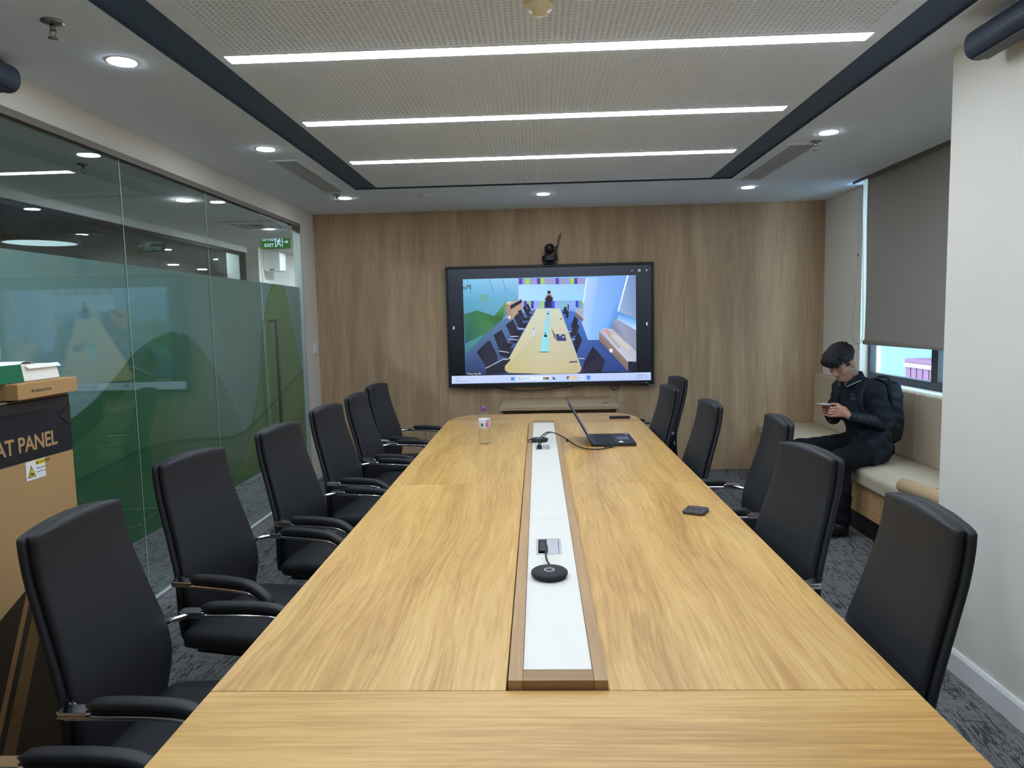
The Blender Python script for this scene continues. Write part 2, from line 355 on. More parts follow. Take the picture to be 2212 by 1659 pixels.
# sprinklers
def sprinkler(x, y, label, z=ZC):
    s = thing('sprinkler', (x, y, z), label, 'sprinkler', 'chrome ceiling sprinklers')
    MB().lathe([(.001, 0), (.036, 0), (.036, -.004), (.026, -.009), (.012, -.012), (.001, -.012)], (x, y, z), 20).build('plate', M['steel'], s, True)
    MB().lathe([(.001, -.012), (.009, -.012), (.008, -.03), (.006, -.032), (.001, -.032)], (x, y, z), 12).build('stem', M['steel'], s, True)
    m = MB()
    for sx in (-1, 1): m.tube([(x+sx*.008, y, z-.026), (x+sx*.013, y, z-.04), (x+sx*.003, y, z-.056)], .002, 6)
    m.build('yoke', M['steel'], s, True)
    MB().lathe([(.001, -.055), (.018, -.056), (.018, -.058), (.001, -.059)], (x, y, z), 14).build('deflector', M['steel'], s, True)
sprinkler(-1.674, 2.5, 'chrome ceiling sprinkler at upper left, beside the largest downlight')
sprinkler(-1.66, 5.95, 'chrome ceiling sprinkler tucked beside the far left downlight')
sprinkler(1.768, 4.6, 'chrome ceiling sprinkler in front of the right air vent')
# detectors
def detector(x, y, label, mat, r, h):
    d = thing('smoke_detector', (x, y, ZC), label, 'smoke detector')
    MB().lathe([(.001, 0), (r, 0), (r, -h*.3), (r*.92, -h*.36), (.001, -h*.36)], (x, y, ZC), 28).build('base', mat, d, True)
    MB().lathe([(.001, -h*.36), (r*.86, -h*.36), (r*.8, -h*.7), (r*.5, -h*.78), (r*.48, -h), (.001, -h*1.02)], (x, y, ZC), 28).build('head', mat, d, True)
detector(.027, 2.47, 'ivory domed smoke detector at the top edge, on the perforated panel', M['offwhite'], .052, .055)
detector(-.938, 6.078, 'flat white round detector on the far ceiling border', M['white'], .055, .018)
# long navy speakers hung high along both sides
def bar_speaker(x, y0, y1, z, label, sgn):
    s = thing('bar_speaker', (x, (y0+y1)/2, z), label, 'speaker', 'navy bar speakers')
    pr = [(x+u, z+v) for u, v in rrect(-.05, .05, -.055, .055, .047, 7)]
    MB().prism(pr, 'Y', y0, y1).build('housing', M['spk'], s, False, .004)
    MB().box(x-.03, x+.03, y0+.02, y1-.02, z-.0565, z-.0545).build('grille', M['black'], s)
    MB().box(min(x+sgn*.045, x+sgn*.10), max(x+sgn*.045, x+sgn*.10), y0+.25, y0+.33, z-.03, z+.03).build('bracket', M['black'], s)
    MB().box(min(x+sgn*.045, x+sgn*.10), max(x+sgn*.045, x+sgn*.10), y1-.33, y1-.25, z-.03, z+.03).build('bracket', M['black'], s)
bar_speaker(1.655, 1.6, 2.78, 2.515, 'navy bar speaker mounted high on the white column', 1)
bar_speaker(-2.105, 1.55, 2.85, 2.545, 'navy bar speaker at the left edge, high on the beam', -1)
# ---------------------------------------------------------------- glass partition with printed film
t = NT('printed_film'); p_ = t.sep(t.pos()); y_, z_ = p_[1], p_[2]
def fcurve(pts, y0=1.0, y1=6.6):
    fc = t.n('ShaderNodeFloatCurve'); cv = fc.mapping.curves[0]; P_ = [((y-y0)/(y1-y0), z/2.4) for y, z in pts]
    cv.points[0].location = P_[0]; cv.points[1].location = P_[-1]
    for q in P_[1:-1]: cv.points.new(*q)
    fc.mapping.update(); t.set(fc.inputs[1], t.math('DIVIDE', t.math('SUBTRACT', y_, y0), y1-y0)); return t.math('MULTIPLY', fc.outputs[0], 2.4)
def below(c, soft=.006):
    d = t.math('SUBTRACT', c, z_); return t.math('MINIMUM', t.math('MAXIMUM', t.math('DIVIDE', d, soft), 0), 1)
hill = fcurve([(1.0, .5), (2.4, .85), (3.2, 1.12), (3.36, 1.177), (3.566, 1.286), (3.797, 1.42), (3.995, 1.484), (4.235, 1.512), (4.43, 1.452), (4.607, 1.339), (4.79, 1.168), (4.987, .948), (5.12, .72), (5.3, .45), (6.6, .2)])
door = fcurve([(1.0, .2), (4.4, .36), (4.767, .452), (5.01, .534), (5.254, .771), (5.432, 1.076), (5.593, 1.547), (5.717, 1.735), (5.892, 1.9), (6.03, 1.9), (6.195, 1.686), (6.33, 1.373), (6.474, 1.065), (6.6, .9)])
wave = fcurve([(1.0, .75), (3.0, .80), (3.9, .861), (4.5, .80), (5.0, .74), (5.4, .805), (5.92, .95), (6.47, 1.1), (6.6, 1.12)])
low = fcurve([(1.0, .55), (3.0, .62), (4.2, .66), (5.2, .55), (5.8, .62), (6.6, .86)])
plainc, greenc, dgreen, lgreen = (.40, .52, .51), (.14, .30, .155), (.085, .20, .105), (.30, .46, .20)
hm = below(hill); dm = below(door); wm = below(wave); lm = below(low)
hat = t.math('SINE', t.math('ADD', t.math('MULTIPLY', z_, 205), t.math('ADD', t.math('MULTIPLY', y_, 120), t.math('MULTIPLY', t.math('MULTIPLY', y_, z_), 32))))
hat = t.math('MULTIPLY', t.math('GREATER_THAN', hat, .35), t.math('MINIMUM', t.math('MAXIMUM', t.math('SUBTRACT', y_, 3.3), .15), 1))
fade = t.math('MINIMUM', t.math('MAXIMUM', t.math('DIVIDE', t.math('SUBTRACT', 5.3, y_), 1.3), .3), 1)
c = t.mix(t.math('MULTIPLY', hm, fade), plainc, greenc)
c = t.mix(t.math('MULTIPLY', t.math('MULTIPLY', hat, hm), .45), c, plainc)
band = t.math('MULTIPLY', hm, t.math('MULTIPLY', t.math('LESS_THAN', t.math('SUBTRACT', hill, z_), .13), t.math('LESS_THAN', y_, 3.75)))
c = t.mix(t.math('MULTIPLY', band, .55), c, dgreen)
c = t.mix(t.math('MULTIPLY', wm, .35), c, dgreen)
c = t.mix(t.math('MULTIPLY', dm, .75), c, lgreen)
c = t.mix(t.math('MULTIPLY', t.math('MULTIPLY', dm, t.math('LESS_THAN', t.math('SUBTRACT', door, z_), .03)), .6), c, dgreen)
line = t.math('LESS_THAN', t.math('ABSOLUTE', t.math('SUBTRACT', wave, z_)), .012)
c = t.mix(t.math('MULTIPLY', line, .6), c, dgreen)
c = t.mix(t.math('MULTIPLY', lm, .4), c, greenc)
df = t.n('ShaderNodeBsdfDiffuse'); t.set(df.inputs[0], c); tl = t.n('ShaderNodeBsdfTranslucent'); t.set(tl.inputs[0], c)
m1 = t.n('ShaderNodeMixShader'); m1.inputs[0].default_value = .35; t.t.links.new(df.outputs[0], m1.inputs[1]); t.t.links.new(tl.outputs[0], m1.inputs[2])
tr = t.n('ShaderNodeBsdfTransparent'); t.set(tr.inputs[0], t.mix(.5, c, (.8, .9, .88)))
m2 = t.n('ShaderNodeMixShader'); m2.inputs[0].default_value = .80; t.t.links.new(tr.outputs[0], m2.inputs[1]); t.t.links.new(m1.outputs[0], m2.inputs[2])
M['film'] = t.done(m2.outputs[0])
M['glassedge'] = plain('glass_edge', (190, 222, 214), .15, var=.02)
FZ0, FZ1 = .38, 1.88
gp = thing('window_2', (WL, 2.5, 0), 'full-height glass partition with a green wave-printed frosted film', None, None, 'structure')
seams = [YN, .91, 1.85, 2.79, 3.725, 4.69, 5.607]
for a, b in zip(seams[:-1], seams[1:]):
    pn = MB().box(WL-.006, WL+.006, a+.002, b-.002, .012, 2.45).build('pane', M['glass'], gp)
    MB().box(WL-.0078, WL-.0068, a+.002, b-.002, FZ0, FZ1).build('film', M['film'], pn)
    MB().box(WL+.0042, WL+.0062, b-.0018, b+.0002, .012, 2.45).build('pane_edge', M['glassedge'], pn)
ch = MB(); ch.box(WL-.02, WL-.009, YN, 6.535, 2.425, 2.462); ch.box(WL+.009, WL+.02, YN, 6.535, 2.43, 2.462); ch.build('top_channel', plain('channel_brown', (120, 112, 104), .5), gp)
MB().box(WL-.014, WL+.014, YN, 5.6, 0, .012).build('floor_channel', M['alu'], gp)
gd = thing('door_1', (WL, 6.07, 0), 'frameless glass door with a tall steel bar handle', None, None, 'structure')
lf = MB().box(WL-.006, WL+.006, 5.612, 6.50, .012, 2.42).build('door_leaf', M['glass'], gd)
MB().box(WL-.0078, WL-.0068, 5.612, 6.50, FZ0-.3, FZ1).build('film', M['film'], lf)
MB().box(WL-.006, WL+.0062, 6.4985, 6.5005, .012, 2.42).build('leaf_edge', M['glassedge'], lf)
MB().box(WL-.02, WL+.02, 6.30, 6.52, 2.38, 2.43).build('patch_fitting', M['steel'], gd, False, .002)
MB().box(WL-.02, WL+.02, 6.33, 6.51, .006, .06).build('patch_fitting', M['steel'], gd, False, .002)
MB().box(WL-.02, WL+.02, 6.52, 6.535, .012, 2.462).build('door_jamb', M['alu'], gd)
for sg in (1, -1):
    xb = WL+sg*.065
    hb = MB().box(xb-.0125, xb+.0125, 5.682, 5.707, .62, 1.585).build('bar_handle', M['steel'], gd, False, .003)
    for z in (1.572, .633): MB().box(min(WL+sg*.006, xb), max(WL+sg*.006, xb), 5.685, 5.704, z-.01, z+.01).build('standoff', M['steel'], hb)
sw = thing('light_switch', (WL, 6.852, 1.296), 'small white wall switch on the pier beside the glass door', 'switch')
MB().box(WL, WL+.014, 6.81, 6.895, 1.245, 1.347).build('plate', M['white'], sw, False, .003)
MB().box(WL+.014, WL+.02, 6.83, 6.875, 1.27, 1.322).build('rocker', M['white'], sw, False, .002)
# ---------------------------------------------------------------- corridor beyond the glass
M['cwall'] = plain('corridor_wall', (215, 214, 210), .85, var=.02, scale=3, spec=.2)
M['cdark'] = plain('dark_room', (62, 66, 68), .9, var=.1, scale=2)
struct(MB().box(-4.12, WL-.055, YN, 13, ZC, ZC+.1).build('ceiling', M['cwall']), 'pale corridor ceiling beyond the glass')
struct(MB().box(-4.3, -3.85, 9.72, 13, 0, ZC).build('wall_corridor', M['cwall']), 'white corridor wall beyond the glass door')
struct(MB().box(-4.12, -2.2, 12.9, 13, 0, ZC).build('wall_end', M['cwall']), 'far end wall of the corridor')
struct(MB().box(-2.255, -2.2, YW+.15, 13, 0, ZC).build('wall_inner', M['cwall']), 'corridor side of the neighbouring room')
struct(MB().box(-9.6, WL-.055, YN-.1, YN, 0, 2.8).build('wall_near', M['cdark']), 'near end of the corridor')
og = thing('window_3', (-4.06, 4, 0), 'dark glass front across the corridor', None, None, 'structure')
ys = [YN+.2*0, .9, 3.1, 5.3, 7.5, 9.64]
for a, b in zip(ys[:-1], ys[1:]): MB().box(-4.066, -4.054, a+.002, b-.002, .012, 2.5).build('pane', M['glass'], og)
MB().box(-4.09, -4.03, YN, 9.72, 2.5, 2.54).build('top_rail', M['black'], og); MB().box(-4.09, -4.03, 9.64, 9.72, 0, 2.5).build('post', M['black'], og)
struct(MB().box(-4.12, -4.0, YN, 9.72, 2.54, ZC).build('wall_fascia', M['cwall']), 'fascia above the dark glass front')
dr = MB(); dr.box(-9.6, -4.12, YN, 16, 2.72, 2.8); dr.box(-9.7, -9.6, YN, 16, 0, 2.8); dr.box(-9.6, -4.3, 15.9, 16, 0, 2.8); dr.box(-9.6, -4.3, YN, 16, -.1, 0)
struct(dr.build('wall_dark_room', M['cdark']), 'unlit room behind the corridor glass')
cdl = 'round corridor downlights beyond the glass'
downlight(-2.985, 5.99, ZC, 'corridor downlight seen through the glass partition', 'down_far', .06, cdl)
downlight(-2.985, .9, ZC, 'added fill lamp out of view beside the near end, brightening the corridor', 'down_far', .06, cdl)  # unseen lamp added to lift the dim corridor
downlight(-2.985, 7.9, ZC, 'added fill lamp just before the exit sign, brightening the corridor', 'down_far', .06, cdl)  # extra lamp added so the corridor ceiling reads lighter
downlight(-2.985, 11.3, ZC, 'corridor downlight at the corridor end', 'down_far', .06, cdl)
downlight(-2.985, 2.6, ZC, 'added fill lamp out of view level with the stacked boxes, brightening the corridor', 'down_far', .06, cdl)  # strong lamp added out of frame to brighten the corridor
downlight(-2.985, 9.7, ZC, 'corridor downlight beyond the exit sign', 'down_far', .06, cdl)
downlight(-6.9, 13.27, 2.72, 'small downlight in the dark room, left of the pair', 'down_far', .09, cdl)
downlight(-6.95, 14.53, 2.72, 'small downlight in the dark room, right of the pair', 'down_far', .09, cdl)
downlight(-4.68, 9.45, 2.72, 'small downlight in the dark room just behind the corridor glass', 'down_far', .06, cdl)
rl = thing('ring_lamp', (-6.45, 9.05, 2.72), 'big round pale ceiling lamp in the dark room beyond the corridor', 'ceiling lamp')
M['ringglow'] = glow('round_lamp_diffuser', (.75, .88, 1), 1.1)
MB().lathe([(.001, -.05), (.42, -.05), (.42, 0), (.001, 0)], (-6.45, 9.05, 2.72), 40).build('diffuser', M['ringglow'], rl)
MB().lathe([(.42, -.06), (.45, -.06), (.45, 0), (.42, 0)], (-6.45, 9.05, 2.72), 40, ring=True).build('rim', M['black'], rl)
M['exitgreen'] = glow('exit_green', lin((40, 120, 45)), .75); M['exitwhite'] = glow('exit_white', lin((205, 225, 255)), 1.4)
ex = thing('exit_sign', (-3.26, 8.8, 2.56), 'green illuminated exit sign hanging in the corridor', 'exit sign')
MB().box(-3.445, -3.08, 8.8, 8.83, 2.487, 2.645).build('panel', M['exitgreen'], ex, False, .003)
for x in (-3.41, -3.115): MB().box(x-.006, x+.006, 8.812, 8.82, 2.645, ZC+.1).build('hanger', M['steel'], ex)
place_text('lettering', text_mesh('LỐI THOÁT', .037, .0004, mat=M['exitwhite'], offset=.0006), ex, (-3.425, 8.7985, 2.585), (1, 0, 0), (0, 0, 1))
place_text('lettering', text_mesh('EXIT', .058, .0004, mat=M['exitwhite'], offset=.001), ex, (-3.40, 8.7985, 2.512), (1, 0, 0), (0, 0, 1))
sg_ = MB(); yy0, yy1 = 8.798, 8.7995
sg_.box(-3.262, -3.167, yy0, yy1, 2.623, 2.63); sg_.box(-3.262, -3.254, yy0, yy1, 2.505, 2.63); sg_.box(-3.175, -3.167, yy0, yy1, 2.505, 2.63)
def seg(a, b, w_): sg_.prism([(a[0]-w_*(b[1]-a[1]), a[1]+w_*(b[0]-a[0])), (a[0]+w_*(b[1]-a[1]), a[1]-w_*(b[0]-a[0])), (b[0]+w_*(b[1]-a[1]), b[1]-w_*(b[0]-a[0])), (b[0]-w_*(b[1]-a[1]), b[1]+w_*(b[0]-a[0]))], 'Y', yy0, yy1)
seg((-3.212, 2.595), (-3.222, 2.552), .22); seg((-3.214, 2.59), (-3.185, 2.572), .14); seg((-3.214, 2.588), (-3.244, 2.57), .14)
seg((-3.222, 2.553), (-3.196, 2.54), .2); seg((-3.196, 2.54), (-3.2, 2.51), .16); seg((-3.222, 2.553), (-3.236, 2.53), .2); seg((-3.236, 2.53), (-3.25, 2.51), .2)
sg_.lathe([(.001, 0), (.011, 0), (.011, .0015), (.001, .0015)], (-3.205, 8.798, 2.609), 12, 'Y')
sg_.build('running_figure', M['exitwhite'], ex)
ar = MB(); ar.box(-3.155, -3.11, yy0, yy1, 2.564, 2.572); ar.prism([(-3.125, 2.545), (-3.095, 2.568), (-3.125, 2.591), (-3.125, 2.58), (-3.11, 2.568), (-3.125, 2.556)], 'Y', yy0, yy1)
ar.build('arrow', M['exitwhite'], ex)
wsb = thing('wall_box', (-3.72, 9.9, 2.3), 'white rounded box fixed high on the corridor wall below the exit sign', 'wall unit')
MB().prism(rrect(-3.845, -3.61, 2.29, 2.56, .03), 'Y', 9.88, 10.12).build('housing', M['white'], wsb, False, .004)
MB().box(-3.76, -3.70, 9.877, 9.88, 2.305, 2.318).build('badge', M['black'], wsb)
cv = thing('corridor_vent', (-3.0, 7.6, ZC), 'square slatted air vent in the corridor ceiling', 'air vent')
f = MB()
for i in range(5):
    a = .29-i*.058; b = a-.02
    for x0, x1, y0, y1 in ((-a, a, -a, -b), (-a, a, b, a), (-a, -b, -b, b), (b, a, -b, b)): f.box(-3+x0, -3+x1, 7.6+y0, 7.6+y1, ZC-.012+.002*i, ZC-.004)
f.build('louvre', M['alu_slat'], cv); MB().box(-3.27, -2.73, 7.33, 7.87, ZC-.0035, ZC-.0005).build('cavity_shade', M['black'], cv)  # black sheet above the louvres paints the shade inside the vent
sprinkler(-2.95, 4.6, 'chrome sprinkler in the corridor ceiling beyond the glass')
# ---------------------------------------------------------------- window on the right, blind, outside
M['winframe'] = plain('grey_window_frame', (66, 70, 76), .45, .2, var=.05)
wn = thing('window_1', (WR, 4.6, .955), 'dark framed window behind the grey roller blind', None, None, 'structure')
fr = MB(); X0, X1 = WR+.07, WR+.125
fr.box(X0, X1, 3.1, 6.2, .955, 1.015); fr.box(X0, X1, 3.1, 6.2, 2.66, 2.72); fr.box(X0, X1, 6.16, 6.2, 1.015, 2.66); fr.box(X0, X1, 3.1, 3.16, 1.015, 2.66)
fr.build('window_frame', M['winframe'], wn, False, .003)
MB().box(X0, X1, 5.13, 5.215, 1.015, 2.66).build('mullion', M['winframe'], wn, False, .003); MB().box(X0, X1, 4.05, 4.12, 1.015, 2.66).build('mullion', M['winframe'], wn, False, .003)
for a, b in ((5.215, 6.16), (4.12, 5.13), (3.16, 4.05)): MB().box(WR+.095, WR+.101, a, b, 1.015, 2.66).build('pane', M['winglass'], wn)
M['sill'] = plain('sill_white', (225, 226, 226), .5, var=.02)
MB().box(WR-.06, WR+.07, 3.1, 6.12, .93, .9555).build('window_sill', M['sill'], wn, False, .003)
rb = thing('roller_blind', (2.70, 4.6, 1.27), 'grey roller blind pulled most of the way down over the window', 'blind')
t = NT('blind_fabric'); P = t.pos(); wv = t.noise(t.mapping(P, sc=(1, 1, 1)), 900, 1)
cc = t.mix(wv, lin((178, 172, 163)), lin((192, 186, 177)))
d1 = t.n('ShaderNodeBsdfDiffuse'); t.set(d1.inputs[0], cc); d2 = t.n('ShaderNodeBsdfTranslucent'); t.set(d2.inputs[0], (.1, .11, .12))
ms = t.n('ShaderNodeMixShader'); ms.inputs[0].default_value = .25; t.t.links.new(d1.outputs[0], ms.inputs[1]); t.t.links.new(d2.outputs[0], ms.inputs[2])
M['blind'] = t.done(ms.outputs[0])
fab = MB(); rows = []
for k in range(15):
    z = 2.67-(2.67-1.30)*k/14; rows.append([(2.70+.004*math.sin(k*.45+yk*.8), 3.14+(5.92-3.14)*yk/12, z) for yk in range(13)])
back = [[(x+.0012, y, z) for x, y, z in r] for r in rows]
fab.loft(rows, False, False); fab.loft(back, False, False); fab.build('fabric', M['blind'], rb, True)
MB().prism([(2.70+.014*math.cos(a)*(.7), 1.287+.02*math.sin(a)) for a in np.linspace(0, 2*PI, 17)[:-1]], 'Y', 3.135, 5.935).build('bottom_bar', M['blindbar'] if 'blindbar' in M else plain('blind_bar', (160, 153, 144), .6), rb, True)
MB().lathe([(.028, 3.13), (.028, 5.95)], (2.70, 0, 2.685), 18, 'Y').build('roller', M['blind'], rb, True)
MB().box(2.662, 2.735, 5.95, 5.97, 2.62, 2.73).build('bracket', M['sill'], rb)
MB().box(2.655, 2.663, 3.13, 6.1, 2.598, 2.73).build('valance', plain('valance_grey', (118, 117, 118), .7), rb)
chn = [onX(a, b, 2.745) for a, b in ((1858, 402), (1854, 560), (1848, 650), (1841, 705), (1843, 733), (1851, 742), (1860, 737), (1864, 700), (1864, 560), (1863, 402))]
ck = MB().tube(smooth_path(chn, 6), .0022, 6).build('pull_chain', plain('chain_grey', (120, 112, 100), .5), rb, True)
MB().lathe([(.001, -.012), (.006, -.01), (.006, .01), (.001, .012)], tuple(onX(1854, 551, 2.745)), 8).build('chain_joint', M['black'], ck)
# outside
M['outwall'] = plain('outside_wall', (96, 132, 150), .9, var=.03, scale=1); M['outred'] = plain('outside_shutter', (104, 66, 92), .8, var=.08, scale=4); M['outband'] = plain('outside_band', (132, 112, 132), .8)
nbh = thing('neighbour_building', (9.0, 14, -6), 'pale building with a reddish shutter outside the window', 'building')
MB().box(9.0, 12, -4, 40, -6, 9).build('wall', M['outwall'], nbh)
MB().box(8.6, 9.0, 15.55, 15.75, -6, 9).build('corner_pier', M['outwall'], nbh)
ss = MB()
for i in range(34): ss.box(8.0, 8.9, 7.6+i*.236, 7.6+i*.236+.19, -6, .32)
ss.box(8.05, 8.9, 7.6, 15.62, -6, .3); ss.build('shutter', M['outred'], nbh)
MB().box(7.97, 8.9, 7.6, 15.62, .32, .41).build('band', M['outband'], nbh); MB().box(8.0, 8.9, 7.6, 15.62, .41, .50).build('shutter_head', M['outred'], nbh)
struct(MB().box(3.2, 30, -10, 45, -6.2, -6).build('ground_outside', plain('outside_ground', (150, 150, 148), .9)), 'ground far below the window')
# ================================================================ TABLE
TX0, TX1, TZ = -.7255, .7745, .75
FX0, FX1, GX0, GX1 = -.078, .135, -.047, .107       # raised middle box: outer / inner
tb = thing('conference_table', (.0245, 3.2, 0), 'long golden oak conference table with a white middle strip', 'table')
def top(poly, mat, name='top_panel', z1=TZ): return MB().prism(poly, 'Z', z1-.03, z1).build(name, mat, tb, False, .0015)
Y0, Y1, Y2, Y3, Y4 = .62, 1.4327, 3.33, 5.289, 5.832
g = .0008
near = [(TX0, Y1-g)]+[(TX1, Y1-g)]+[(x, y) for x, y in reversed([(TX1-.22+.22*math.cos(a), Y0+.22-.22*math.sin(a)) for a in np.linspace(PI/2, 0, 9)])]+[(x, y) for x, y in [(TX0+.22-.22*math.sin(a), Y0+.22-.22*math.cos(a)) for a in np.linspace(0, PI/2, 9)]]
top(near, M['oakX'])
R4 = .2
def arc(cx, cy, r, a0, a1, n=9, ry=None): return [(cx+r*math.cos(a), cy+(ry or r)*math.sin(a)) for a in np.linspace(a0, a1, n)]
far = [(TX0, Y3+g), (TX1, Y3+g)]+arc(TX1-R4, Y4-.40, R4, 0, PI/2, 10, .38)+[(.0245, Y4)]+arc(TX0+R4, Y4-.40, R4, PI/2, PI, 10, .38)
top(far, M['oakX'])
LXE = FX0-.0045
for a, b, m_ in ((Y1, Y2, 'oakY'), (Y2, Y3, 'oakY2')):
    top([(TX0, a+g), (LXE, a+g), (LXE, b-g), (TX0, b-g)], M[m_]); top([(FX1+.0012, a+g), (TX1, a+g), (TX1, b-g), (FX1+.0012, b-g)], M['oakY2' if m_ == 'oakY' else 'oakY'])
FZ = TZ+.019
for a, b in ((Y1+.006, 2.72), (2.7215, 4.06), (4.0615, Y3-.006)):
    MB().box(FX0, GX0, a, b, TZ-.06, FZ).build('edging', M['frameY'], tb, False, .0008)
for a, b in ((Y1+.006, 2.72), (2.7215, Y3-.006)): MB().box(GX1, FX1, a, b, TZ-.06, FZ).build('edging', M['frameY'], tb, False, .0008)
MB().box(GX0+.0005, GX1-.0005, Y1+.006, Y1+.055, TZ-.06, FZ).build('end_edging', M['frameX'], tb, False, .0008)
MB().box(GX0+.0005, GX1-.0005, Y3-.05, Y3-.006, TZ-.06, FZ+.003).build('end_edging', M['frameX'], tb, False, .0008)
M['strip_white'] = plain('white_laminate', (220, 216, 207), .35, var=.01)
WZ = FZ-.006
# white top with two cut-outs for the power boxes
SK = [(-.02, .066, 2.262, 2.428), (-.026, .058, 4.125, 4.28)]
def white_panel(a, b, sk):
    x0, x1, y0, y1 = sk; m = MB()
    m.box(GX0+.001, x0, a, b, WZ-.015, WZ); m.box(x1, GX1-.001, a, b, WZ-.015, WZ); m.box(x0, x1, a, y0, WZ-.015, WZ); m.box(x0, x1, y1, b, WZ-.015, WZ)
    m.build('white_panel', M['strip_white'], tb)
white_panel(Y1+.056, 2.681, SK[0]); white_panel(2.6825, Y3-.051, SK[1])
MB().box(GX0, GX1, Y1+.06, Y3-.06, WZ-.09, WZ-.075).build('cable_tray', M['black'], tb)
for (x0, x1, y0, y1), fx in zip(SK, (.017, .011)):
    f = MB(); b_ = .008
    for q in ((x0, x1, y0, y0+b_), (x0, x1, y1-b_, y1), (x0, x0+b_, y0+b_, y1-b_), (x1-b_, x1, y0+b_, y1-b_)): f.box(*q, WZ-.02, WZ+.0015)
    pbx = f.build('power_box', M['alu'], tb, False, .0006)
    MB().box(fx, x1-b_-.001, y0+b_+.001, y1-b_-.001, WZ-.003, WZ+.001).build('flap', M['alu'], pbx, False, .0006)
    MB().box(x0+b_, fx, y0+b_, y1-b_, WZ-.05, WZ-.045).build('socket', M['black'], pbx)
    MB().box(x0+b_+.002, fx-.003, y0+.055, y1-.02, WZ-.04, WZ-.004).build('plug', M['black'], pbx, False, .003)
M['leg'] = wood('table_base', G((150, 110, 60)), G((178, 136, 80)), G((196, 156, 100)), 'Z', .8, .5, .3, 9)
for y in (1.0, 3.25, 5.35): MB().box(-.4, .45, y-.06, y+.06, 0, TZ-.031).build('pedestal', M['leg'], tb, False, .002)
MB().box(.01, .04, 1.06, 5.29, .2, TZ-.1).build('modesty_panel', M['leg'], tb)
# ================================================================ DISPLAY
DX0, DX1, DZ0, DZ1, DY = -.890, 1.131, .878, 2.062, YW-.09
tv = thing('wall_display', ((DX0+DX1)/2, DY, DZ0), 'large black wall-mounted interactive screen showing a video call', 'screen')
b_ = .024
fr = MB(); fr.box(DX0, DX1, DY-.008, DY+.03, DZ1-b_, DZ1); fr.box(DX0, DX1, DY-.008, DY+.03, DZ0, DZ0+.036); fr.box(DX0, DX0+b_, DY-.008, DY+.03, DZ0+.036, DZ1-b_); fr.box(DX1-b_, DX1, DY-.008, DY+.03, DZ0+.036, DZ1-b_)
fr.build('bezel', M['black'], tv, False, .003)
MB().box(DX0+.03, DX1-.03, DY+.03, YW-.002, DZ0+.05, DZ1-.05).build('rear_case', M['black'], tv, False, .01)
MB().box(DX1-.14, DX1-.06, DY-.004, DY+.02, DZ0-.012, DZ0).build('sensor_bar', M['blackgloss'], tv)
MB().box(DX1-.0805, DX1-.0765, DY-.009, DY-.0075, DZ0+.016, DZ0+.02).build('power_light', glow('led_blue', (.4, .5, 1), 3), tv)
# screen picture as coloured flat shapes on the emitting panel
def homography(src, dst):
    A = []; B = []
    for (x, y), (u, v) in zip(src, dst): A += [[x, y, 1, 0, 0, 0, -u*x, -u*y], [0, 0, 0, x, y, 1, -v*x, -v*y]]; B += [u, v]
    h = np.append(np.linalg.solve(np.array(A, float), np.array(B, float)), 1).reshape(3, 3)
    return lambda x, y: (lambda q: (q[0]/q[2], q[1]/q[2]))(h@np.array([x, y, 1.]))
HS = homography([(98, 380), (2095, 337), (2088, 1510), (127, 1530)], [(DX0, DZ1), (DX1, DZ1), (DX1, DZ0), (DX0, DZ0)])
t = NT('screen_picture'); at_ = t.n('ShaderNodeVertexColor', layer_name='picture'); em = t.n('ShaderNodeEmission'); t.t.links.new(at_.outputs[0], em.inputs[0]); em.inputs[1].default_value = 1.0
gls = t.n('ShaderNodeBsdfGlossy'); gls.inputs['Roughness'].default_value = .25; t.set(gls.inputs[0], (.04, .04, .04)); ad = t.n('ShaderNodeAddShader')
t.t.links.new(em.outputs[0], ad.inputs[0]); t.t.links.new(gls.outputs[0], ad.inputs[1]); M['screen'] = t.done(ad.outputs[0])
class Pic:
    def __init__(s): s.v = []; s.f = []; s.c = []; s.k = 0
    def poly(s, pts, *cols):
        s.k += 1; o = len(s.v); y = DY+.001-s.k*.00004
        for i, (a, b) in enumerate(pts): u, v = HS(a, b); s.v.append((u, y, v)); s.c.append(lin(cols[i % len(cols)]))
        s.f.append(tuple(range(o, o+len(pts)))); return s
    def rect(s, x0, y0, x1, y1, *c): return s.poly([(x0, y0), (x1, y0), (x1, y1), (x0, y1)], *c)
    def disc(s, x, y, r, c, n=14, ry=None): return s.poly([(x+r*math.cos(2*PI*i/n), y+(ry or r)*math.sin(2*PI*i/n)) for i in range(n)], c)
    def build(s, name, parent):
        me = bpy.data.meshes.new(name); me.from_pydata(s.v, [], s.f); ca = me.color_attributes.new('picture', 'FLOAT_COLOR', 'POINT')
        for i, c in enumerate(s.c): ca.data[i].color = (*c, 1)
        me.materials.append(M['screen']); return link(name, me, parent)
p = Pic(); p.poly([(118, 405), (2070, 368), (2062, 1492), (150, 1512)], (40, 46, 58), (44, 50, 62), (10, 12, 20), (8, 10, 18)); scr = p.build('screen', tv)
k0 = p.k; p = Pic(); p.k = k0
D = (34, 36, 52); D2 = (44, 46, 66)
p.poly([(265, 498), (1920, 465), (1918, 1390), (285, 1408)], (130, 190, 235), (120, 170, 240), (70, 100, 160), (60, 85, 130))
p.poly([(265, 498), (790, 492), (785, 640), (268, 690)], (125, 190, 228), (150, 195, 230), (110, 175, 215), (95, 165, 200))
p.poly([(268, 690), (785, 640), (785, 720), (640, 880), (285, 1215)], (90, 160, 195), (110, 175, 210), (90, 150, 170), (60, 115, 110), (65, 120, 120))
p.poly([(430, 640), (500, 640), (520, 700), (430, 720)], (105, 165, 165))
